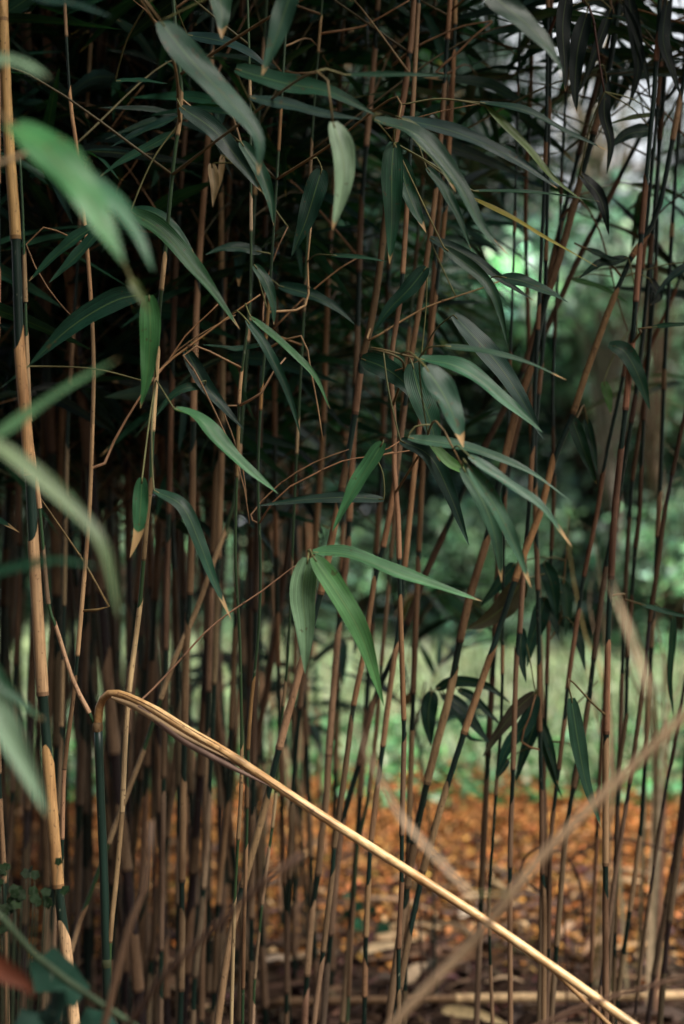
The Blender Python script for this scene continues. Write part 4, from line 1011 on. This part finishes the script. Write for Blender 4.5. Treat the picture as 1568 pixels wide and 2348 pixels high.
def ivy(label, cu, cv, d, n, spread, size, col=(.015, .055, .028), name='ivy_plant'):
    c = P(cu, cv, d); base = Vector((c.x, c.y, 0)); o = empty(name, base, label, 'plant')
    for k in range(n):
        p = c + V(RNG.gauss(0, spread), RNG.gauss(0, spread), RNG.gauss(0, spread * .6)); p.z = max(.03, p.z)
        st = MB(); fine = catmull([base, base.lerp(p, .5) + V(0, 0, .03), p], .03); tube(st, fine, [size * .05] * len(fine), (.02, .03, .015, 1), 5)
        so = st.build('stem', M_TWIG, o, base)
        nn = V(RNG.gauss(0, .5), -.8, RNG.uniform(.1, 1.2)).normalized(); a = nn.orthogonal().normalized(); a = Matrix.Rotation(RNG.uniform(0, 6.28), 3, nn) @ a; b = nn.cross(a)
        sc = size * RNG.uniform(.7, 1.3); rim = []
        for j in range(15):
            th = 2 * math.pi * j / 15; rr = sc * (.62 + .30 * abs(math.cos(2.5 * th)) ** 1.5); rim.append(p + a * math.cos(th) * rr + b * math.sin(th) * rr + nn * rr * .12 * math.sin(3 * th))
        m = MB(); vs = [p[:]] + [q[:] for q in rim]
        m.add(vs, [(0, j + 1, (j + 1) % 15 + 1) for j in range(15)], rgba(col, 1.3, .2), [(.5, .5)] * 16); m.build('leaf', M_TINTLEAF, so, base)
    return o
M_TINTLEAF = mat_tint('ivy leaf', .7, .1, .12, 60)
ivy('dark leafy bramble blurred in the lower left corner', 95, 2345, 1.05, 9, .028, .017, (.008, .030, .020), 'bramble_plant')
ivy('clump of mossy green leaves at the left edge beside the thick stalk', 10, 2050, 1.35, 60, .020, .0055, (.008, .018, .006), 'leafy_sprig')
ivy('few ivy leaves on the dark ground beneath the broken cane', 806, 2105, 3.35, 5, .05, .015, (.012, .05, .028))
ivy('single low ivy plant left of the foot of the banded upright stalk', 858, 2146, 3.3, 3, .02, .02, (.018, .08, .04))
mb = MB(); rp = P(30, 2240, .85)
blade(mb, [rp + V(-.012, 0, .012), rp + V(-.005, 0, .004), rp + V(.008, 0, -.004), rp + V(.012, 0, -.012)], .013, (.09, .024, .010, 1.5), nup=.2, sections=12)
tube(mb, catmull([rp + V(-.016, 0, .014), rp + V(-.02, .02, -.1), P(-40, 2348, .88), V(P(-40, 2348, .88).x, .88, 0)], .03), [.001] * len(catmull([rp + V(-.016, 0, .014), rp + V(-.02, .02, -.1), P(-40, 2348, .88), V(P(-40, 2348, .88).x, .88, 0)], .03)), (.1, .05, .03, 1), 5)
tag(mb.build('withered_leaf', M_DRY), 'single blurred orange red leaf in the lower left corner', 'leaf')

# small background bamboo shoots behind the gaps
def young(label, u, d, h, n, side):
    base = V((u - 784) / F * d, d, 0); o = empty('young_bamboo', base, label, 'bamboo')
    path = catmull([base, base + V(.02 * side, 0, h * .5), base + V(.10 * side, 0, h)], .03)
    mb = MB(); tube(mb, path, [.0032] * len(path), (*CULM, 1), 7); mb.build('culm', M_CULM, o, base)
    stalk_foliage(o, base, path, h * .55, h, n, ('dark', 'black'), leaf_len=.15, lfl=(.08, .22), nleaf=(4, 6))
young('young bamboo with thin arching dark leaves low in front of the bright grass', 1000, 2.9, .84, 7, -1)
young('young bamboo of dark leaves low behind the hook of the broken cane', 500, 3.4, .72, 7, 1)
young('young bamboo of dark leaves low behind the middle hanging leaf', 700, 3.3, .70, 6, -1)
young('young bamboo of dark leaves low behind the slanting tan stalk', 560, 3.8, .80, 6, 1)

# ------------------------------------------------------------------ ground, litter, grass
me = bpy.data.meshes.new('ground'); R_ = 90
me.from_pydata([(-R_, -R_, 0), (R_, -R_, 0), (R_, R_, 0), (-R_, R_, 0)], [], [(0, 1, 2, 3)])
g = bpy.data.objects.new('ground', me); link(g); me.materials.append(mat_ground()); tag(g, 'dark soil running into pale green turf', kind='structure')

def scatter(n, x0, x1, y0, y1, z0, z1, edge=None):
    c = np.empty((n, 3)); c[:, 1] = NR.uniform(y0, y1, n); c[:, 0] = NR.uniform(x0, x1, n); c[:, 2] = NR.uniform(z0, z1, n)
    # keep to the widening strip the view covers, with a margin
    keep = np.abs(c[:, 0]) < (.30 * c[:, 1] + .35)
    c = c[keep]
    if edge is not None: c = c[edge(c)]
    return c
def wob(c): return .22 * np.sin(c[:, 0] * 2.3 + 1) + .12 * np.sin(c[:, 0] * 6.1) + NR.normal(0, .16, len(c))
c = scatter(110000, -2.1, 2.1, 2.9, 6.3, .004, .035, lambda c: (c[:, 1] < 5.25 + wob(c) - .15 * c[:, 0]) & (c[:, 1] > 2.95 + np.abs(wob(c)) + 1.1 * NR.random(len(c)) ** 1.6))
mb = MB(); t = tints(len(c), (.43, .195, .06), .38, .11); dk = NR.random(len(c)) < .31; t[dk, :3] *= .28
pl = NR.random(len(c)) < .035; t[pl, :3] = np.array((.62, .42, .22)); quads_arr(mb, c, (.023), .6, t, tilt=.35, fold=.35)
tag(mb.build('fallen_leaves', M_LITTER, smooth=False), 'carpet of small orange fallen leaves', kind='stuff')
c = scatter(9000, -1.6, 1.6, 1.2, 4.3, .003, .03); mb = MB()
t = tints(len(c), (.085, .050, .036), .45, .12); quads_arr(mb, c, .05, .4, t, tilt=.3, fold=.3)
tag(mb.build('leaf_mould', M_LITTER, smooth=False), 'dark brown leaf mould under the bamboo', kind='stuff')
mb = MB()
for k in range(230):
    y = RNG.uniform(2.3, 4.0); x = RNG.uniform(-.3 * y - .1, .3 * y + .1)
    a = RNG.gauss(0, .6) + (math.pi if RNG.random() < .5 else 0); L0 = RNG.uniform(.07, .2); p = V(x, y, RNG.uniform(.01, .035)); dv = V(math.cos(a), math.sin(a), RNG.gauss(0, .06))
    blade(mb, [p, p + dv * L0 * .5 + V(0, 0, RNG.uniform(0, .012)), p + dv * L0], L0 * RNG.uniform(.1, .2), rgba(RNG.choice([(.24, .15, .085), (.16, .09, .05), (.10, .055, .035), (.34, .23, .13)]), 1.5, .25), nrm=V(RNG.gauss(0, .3), RNG.gauss(-.2, .3), 1), sections=5, across=3)
tag(mb.build('bamboo_litter', M_DRY), 'dead bamboo blades lying on the dark soil', kind='stuff')
# a few single pale dead leaves one can pick out
for (u, v, L0, w, a, col, lab) in ((954, 2230, .075, .030, 1.1, (.46, .34, .22), 'broad pale dead leaf on the soil right of the banded stalk foot'),
                             (880, 2175, .10, .022, .35, (.50, .37, .22), 'long tan dead leaf on the soil left of the banded stalk foot'),
                             (640, 2200, .06, .014, .0, (.55, .43, .32), 'small whitish dead leaf on the soil below the broken cane'),
                             (1095, 2335, .14, .024, -.5, (.50, .38, .20), 'rolled pale sheath piece on the ground under the fallen cane'),
                             (1075, 2095, .05, .02, .5, (.62, .52, .40), 'whitish leaf scrap among orange leaves beside the broken cane')):
    p = ground_line(u, v, .03); dv = V(math.cos(a), math.sin(a) * .5, math.sin(a) * .25).normalized(); mb = MB()
    blade(mb, [p - dv * L0 / 2, p + V(0, 0, .006), p + dv * L0 / 2], w, (*col, 1.5), nrm=V(.1, -.8, .8), sections=10, fold=.4)
    tag(mb.build('dead_leaf', M_DRY), lab, 'leaf')

def grass(n, name, label, y0, y1, h, base, edge=None, hw=.006):
    c = scatter(n, -5.0, 5.0, y0, y1, 0, 0, edge); m = len(c)
    hh = (h * (.5 + NR.random(m)))[:, None]; az = NR.uniform(0, 2 * np.pi, m); out = np.stack([np.cos(az), np.sin(az), np.zeros(m)], 1); sd = np.stack([-np.sin(az), np.cos(az), np.zeros(m)], 1)
    up = np.array([[0, 0, 1.0]]); b = NR.uniform(.2, .9, (m, 1))
    w = hw * (.6 + NR.random((m, 1)))
    vv = np.empty((m, 5, 3)); vv[:, 0] = c - sd * w; vv[:, 1] = c + sd * w
    mid = c + up * hh * .6 + out * hh * b * .25; vv[:, 2] = mid + sd * w * .8; vv[:, 3] = mid - sd * w * .8; vv[:, 4] = c + up * hh * (1 - .3 * b) + out * hh * b
    mb = MB(); mb.v.append(vv.reshape(-1, 3)); t = tints(m, base, .25, .1); mb.t.append(np.repeat(t, 5, axis=0)); mb.uv.append(np.zeros((m * 5, 2)))
    for i in (np.arange(m) * 5).tolist(): mb.f.append((i, i + 1, i + 2, i + 3)); mb.f.append((i + 3, i + 2, i + 4))
    mb.mi = [0] * len(mb.f); mb.n = m * 5
    tag(mb.build(name, M_GRASS, smooth=False), label, kind='stuff')
grass(42000, 'grass', 'pale green turf beyond the orange leaves', 4.9, 14.5, .11, (.37, .45, .27), lambda c: c[:, 1] > 5.15 + wob(c) - .15 * c[:, 0], .008)
c = scatter(5000, -2, 2, 4.7, 6.4, .01, .10, lambda c: NR.random(len(c)) < .55); mb = MB(); quads_arr(mb, c, .06, .6, tints(len(c), (.10, .26, .10), .3, .12), tilt=.4)
tag(mb.build('ground_cover', M_BUSH, smooth=False), 'leafy green weeds where turf meets the orange leaves', kind='stuff')

# ------------------------------------------------------------------ shrubs and trees behind
def bush_proto(seed, rx, rz, n, leaf, base, clumps=44, hollow=.35):
    st = np.random.default_rng(seed); cl = MB(); lf = MB(); cs = []
    root = empty('shrub', (0, 0, 0))
    for k in range(clumps):
        a = st.uniform(0, 6.28); r = rx * math.sqrt(st.random()) ; z = rz * (0.06 + .94 * st.random()) 
        k2 = math.sqrt(max(.08, 1 - (z / rz - .35) ** 2)); p = Vector((math.cos(a) * r * k2, math.sin(a) * r * k2 * .8, z)); cs.append(p)
        m = Vector((p.x * .3, p.y * .3, z * .55)); path = catmull([Vector((st.normal(0, .06), st.normal(0, .06), 0)), m, p], .15)
        tube(cl, path, [.028 * (1 - .8 * i / len(path)) for i in range(len(path))], (.09, .06, .04, 1), 5)
    C_ = np.array([tuple(c) for c in cs]); idx = st.integers(0, clumps, n); sig = rx * .15
    ctr = C_[idx] + st.normal(0, 1, (n, 3)) * np.array([sig, sig, sig * .75]) * (.5 + st.random((n, 1)))
    ctr[:, 2] = np.maximum(ctr[:, 2], .03)
    ck = np.exp(st.normal(0, .6, clumps))[idx][:, None]; t = tints(n, base, .28, .12); t[:, :3] *= ck
    quads_arr(lf, ctr, leaf, .6, t, tilt=.8)
    b = cl.build('stems', M_BARK, root); lf.build('foliage', M_BUSH, root, smooth=False); return root
def put(o, x, y, s=1.0, sz=None, rz=0, label='', cat='shrub', group=None):
    o.location = (x, y, 0); o.scale = (s, s, sz or s); o.rotation_euler = (0, 0, rz); tag(o, label, cat, group)
LG = bush_proto(11, 1.15, 3.2, 5200, .135, (.26, .42, .29)); MG = bush_proto(12, 1.2, 3.6, 4800, .15, (.17, .31, .23)); DG = bush_proto(13, 1.25, 3.8, 10000, .085, (.022, .06, .034)); LO = bush_proto(14, .7, 1.2, 3500, .07, (.16, .28, .17))
SG = 'shrubs beyond the turf'
put(LG, 2.05, 11.0, 1.0, label='light green loose shrub beyond the turf at the right', group=SG)
put(MG, 2.9, 12.4, 1.0, label='tall mid green shrub beyond the turf near the right edge', group=SG)
put(DG, -.3, 12.8, 1.25, label='dark evergreen shrub straight behind the hanging leaf trio', group=SG)
put(LO, 1.15, 10.2, .8, label='low light green shrub behind the drooping dark leaves', group=SG)
for (pr, x, y, s, rz, lab) in (
    (DG, -1.9, 12.2, 1.25, 1.0, 'dark evergreen shrub far behind the hook of the broken cane'),
    (DG, -3.5, 11.6, 1.2, 2.2, 'dark evergreen shrub far behind the left edge stalks'),
    (DG, .7, 13.9, 1.1, 3.9, 'dark evergreen shrub behind the stout leaning orange stalk'),
    (MG, 1.75, 11.9, .9, 2.6, 'mid green shrub seen between the stout leaner and the dark leaf sprays'),
    (LG, 3.0, 10.6, .9, 2.0, 'light green shrub cut by the right edge'),
    (LO, 2.35, 9.6, .85, 1.4, 'low shrub in front of the light green one at the right edge'),
    (DG, 3.1, 14.2, 1.1, 5.0, 'dark evergreen behind the light green shrub at the right edge'),
    (DG, -.6, 14.5, 1.5, 2.0, 'tall dark evergreen in the second row behind the leaf trio'),
    (DG, -2.8, 14.0, 1.5, 3.0, 'tall dark evergreen in the second row behind the broken cane'),
    (DG, .5, 11.9, 1.0, 5.5, 'rounded dark evergreen shrub behind the steep dark leaning stalk'),
    (DG, -4.6, 13.4, 1.5, 4.4, 'tall dark evergreen in the second row beyond the left edge'),
    (DG, -2.6, -4.2, 1.3, 1.0, 'dark evergreen shrub behind the viewer on the left'),  # shrubs around the viewer are added out of view to cut low sky light
    (DG, -.2, -4.6, 1.35, 2.5, 'dark evergreen shrub straight behind the viewer'),
    (DG, 2.3, -4.4, 1.3, 4.0, 'dark evergreen shrub behind the viewer on the right'),
    (DG, -4.0, -1.5, 1.3, 5.0, 'dark evergreen shrub beside the viewer on the left'),
    (MG, 1.2, 12.3, .95, 1.9, 'mid green loose shrub seen through the stout leaning stalk'),
    (LG, 2.35, 12.6, 1.15, 3.3, 'tall pale green shrub behind the light green one at the right'),
    (MG, 3.6, 11.8, 1.05, 5.1, 'mid green shrub past the right edge'),
    (LO, .1, 11.2, .7, 2.0, 'low shrub at the far edge of the turf behind the leaf trio'),
    (LO, -1.3, 11.0, .8, 4.0, 'low shrub at the far edge of the turf behind the broken cane')):
    put(copy_tree(pr), x, y, s, None, rz, lab, group=SG)

def tree(seed, label, x, y, h, cr, n, leaf, base, trunk_r, trunk_c=(.30, .26, .20), zc=.62, gap=.0):
    st = np.random.default_rng(seed); root = empty('broadleaf_tree', (x, y, 0), label, 'tree', 'trees behind the shrubs')
    tb = MB(); path = catmull([V(0, 0, 0), V(.08, 0, h * .3), V(-.05, .05, h * .6), V(.1, 0, h * .9)], .3)
    tube(tb, path, [trunk_r * (1.15 - .9 * i / len(path)) for i in range(len(path))], (*trunk_c, 1), 12); tb.build('trunk', M_BARK, root)
    lb = MB(); cs = []
    for k in range(34):
        a = st.uniform(0, 6.28); el = st.uniform(-.3, 1.3); r = cr * st.uniform(.45, 1.0)
        p = V(math.cos(a) * math.cos(el) * r, math.sin(a) * math.cos(el) * r, h * zc + math.sin(el) * r * .9); cs.append(tuple(p))
        s0 = V(0, 0, h * st.uniform(.3, .7)); q = catmull([s0, s0.lerp(p, .5) + V(0, 0, .2), p], .25)
        tube(lb, q, [trunk_r * .35 * (1 - .85 * i / len(q)) for i in range(len(q))], (*trunk_c, 1), 6)
    lb.build('limbs', M_BARK, root)
    C_ = np.array(cs); idx = st.integers(0, len(cs), n); sg = cr * .17
    ctr = C_[idx] + st.normal(0, 1, (n, 3)) * sg * (.4 + st.random((n, 1)))
    t = tints(n, base, .3, .1); lf = MB(); quads_arr(lf, ctr, leaf, .6, t, tilt=.8); lf.build('crown', M_BUSH, root, smooth=False)
tree(21, 'leafy tree with pale trunk behind the shrubs at the upper right', 3.0, 17.0, 7.5, 1.9, 420, (.10), (.06, .13, .05), .17, (.42, .36, .27), .68)
tree(22, 'dark dense tree behind the thicket at the upper left', -3.0, 16.0, 8.5, 3.0, 15000, .16, (.018, .045, .028), .2)
tree(23, 'dark dense tree behind the top centre of the thicket', -.1, 16.6, 8.5, 2.6, 15000, .16, (.018, .045, .028), .2)
tree(24, 'dark tree peeking out beyond the right edge', 5.9, 15.6, 7.5, 2.2, 8000, .14, (.03, .07, .035), .18)
tree(25, 'mid green tree far behind beside the pale trunk', 1.2, 20.0, 6.0, 1.8, 8000, .16, (.022, .05, .034), .16)
tree(27, 'slim grey sapling between the two leaning right hand stalks, beyond the turf', 1.85, 10.0, 3.3, .6, 420, .11, (.26, .40, .29), .035, (.20, .17, .14), .75)
tree(28, 'slim brown sapling by the right edge beyond the turf', 2.05, 9.4, 3.2, .6, 380, .11, (.26, .40, .29), .026, (.13, .09, .06), .75)
tree(26, 'pale green tree low and far behind the right hand shrubs', 4.9, 21.0, 4.4, 1.8, 8000, .16, (.08, .14, .07), .16)

# ------------------------------------------------------------------ camera, light, sky
cam = bpy.data.cameras.new('camera'); co = bpy.data.objects.new('camera', cam); scene.collection.objects.link(co)
cam.sensor_fit = 'VERTICAL'; cam.sensor_height = 36; cam.lens = 50; co.location = (0, 0, CAMZ); co.rotation_euler = (math.radians(90), 0, 0)
cam.clip_start = .05; cam.clip_end = 400
cam.dof.use_dof = True; cam.dof.focus_distance = 1.56; cam.dof.aperture_fstop = 3.3; cam.dof.aperture_blades = 0
scene.camera = co

EL, AZ = math.radians(52), math.radians(128)   # soft light from high behind and left of the viewer
w = bpy.data.worlds.new('World'); scene.world = w; w.use_nodes = True; nt = w.node_tree
bg = nt.nodes['Background']; sky = nt.nodes.new('ShaderNodeTexSky'); sky.sky_type = 'NISHITA'; sky.sun_disc = False
sky.sun_elevation = EL; sky.sun_rotation = AZ; sky.air_density = 1.0; sky.dust_density = 6.0; sky.ozone_density = 1.0
hs = nt.nodes.new('ShaderNodeHueSaturation'); hs.inputs['Saturation'].default_value = 1.15
nt.links.new(sky.outputs[0], hs.inputs['Color']); tcw = nt.nodes.new('ShaderNodeTexCoord'); spw = nt.nodes.new('ShaderNodeSeparateXYZ'); nt.links.new(tcw.outputs['Generated'], spw.inputs[0])
cn = N(nt, 'ShaderNodeTexNoise', i_Scale=5.0, i_Detail=6.0); nt.links.new(tcw.outputs['Generated'], cn.inputs[0])
bank = math_(nt, 'MULTIPLY', ramp(nt, spw.outputs[1], [(.15, 0.0), (.55, 1.0)]), ramp(nt, spw.outputs[2], [(.50, 1.0), (.72, 0.0)]))   # a bank of bright cloud beyond the field
bank = math_(nt, 'MULTIPLY', bank, ramp(nt, cn.outputs[0], [(.30, .55), (.55, 1.0)]))
cloudy = mixc(nt, bank, hs.outputs[0], (10.0, 10.4, 10.8, 1))
nt.links.new(cloudy, bg.inputs[0]); bg.inputs[1].default_value = .072
sl = bpy.data.lights.new('sun', 'SUN'); sl.energy = 4.4; sl.angle = math.radians(22); sl.color = (1.0, .95, .87)
so = bpy.data.objects.new('sun', sl); scene.collection.objects.link(so)
dirv = V(math.sin(AZ) * math.cos(EL), math.cos(AZ) * math.cos(EL), math.sin(EL))
so.rotation_euler = dirv.to_track_quat('Z', 'Y').to_euler()
scene.view_settings.view_transform = 'Standard'; scene.view_settings.look = 'None'; scene.view_settings.exposure = 0.52; scene.view_settings.gamma = 1.0
scene.render.engine = 'CYCLES'; scene.cycles.use_denoising = True; scene.cycles.max_bounces = 6; scene.cycles.diffuse_bounces = 3; scene.cycles.transmission_bounces = 4
scene.cycles.sample_clamp_indirect = 4
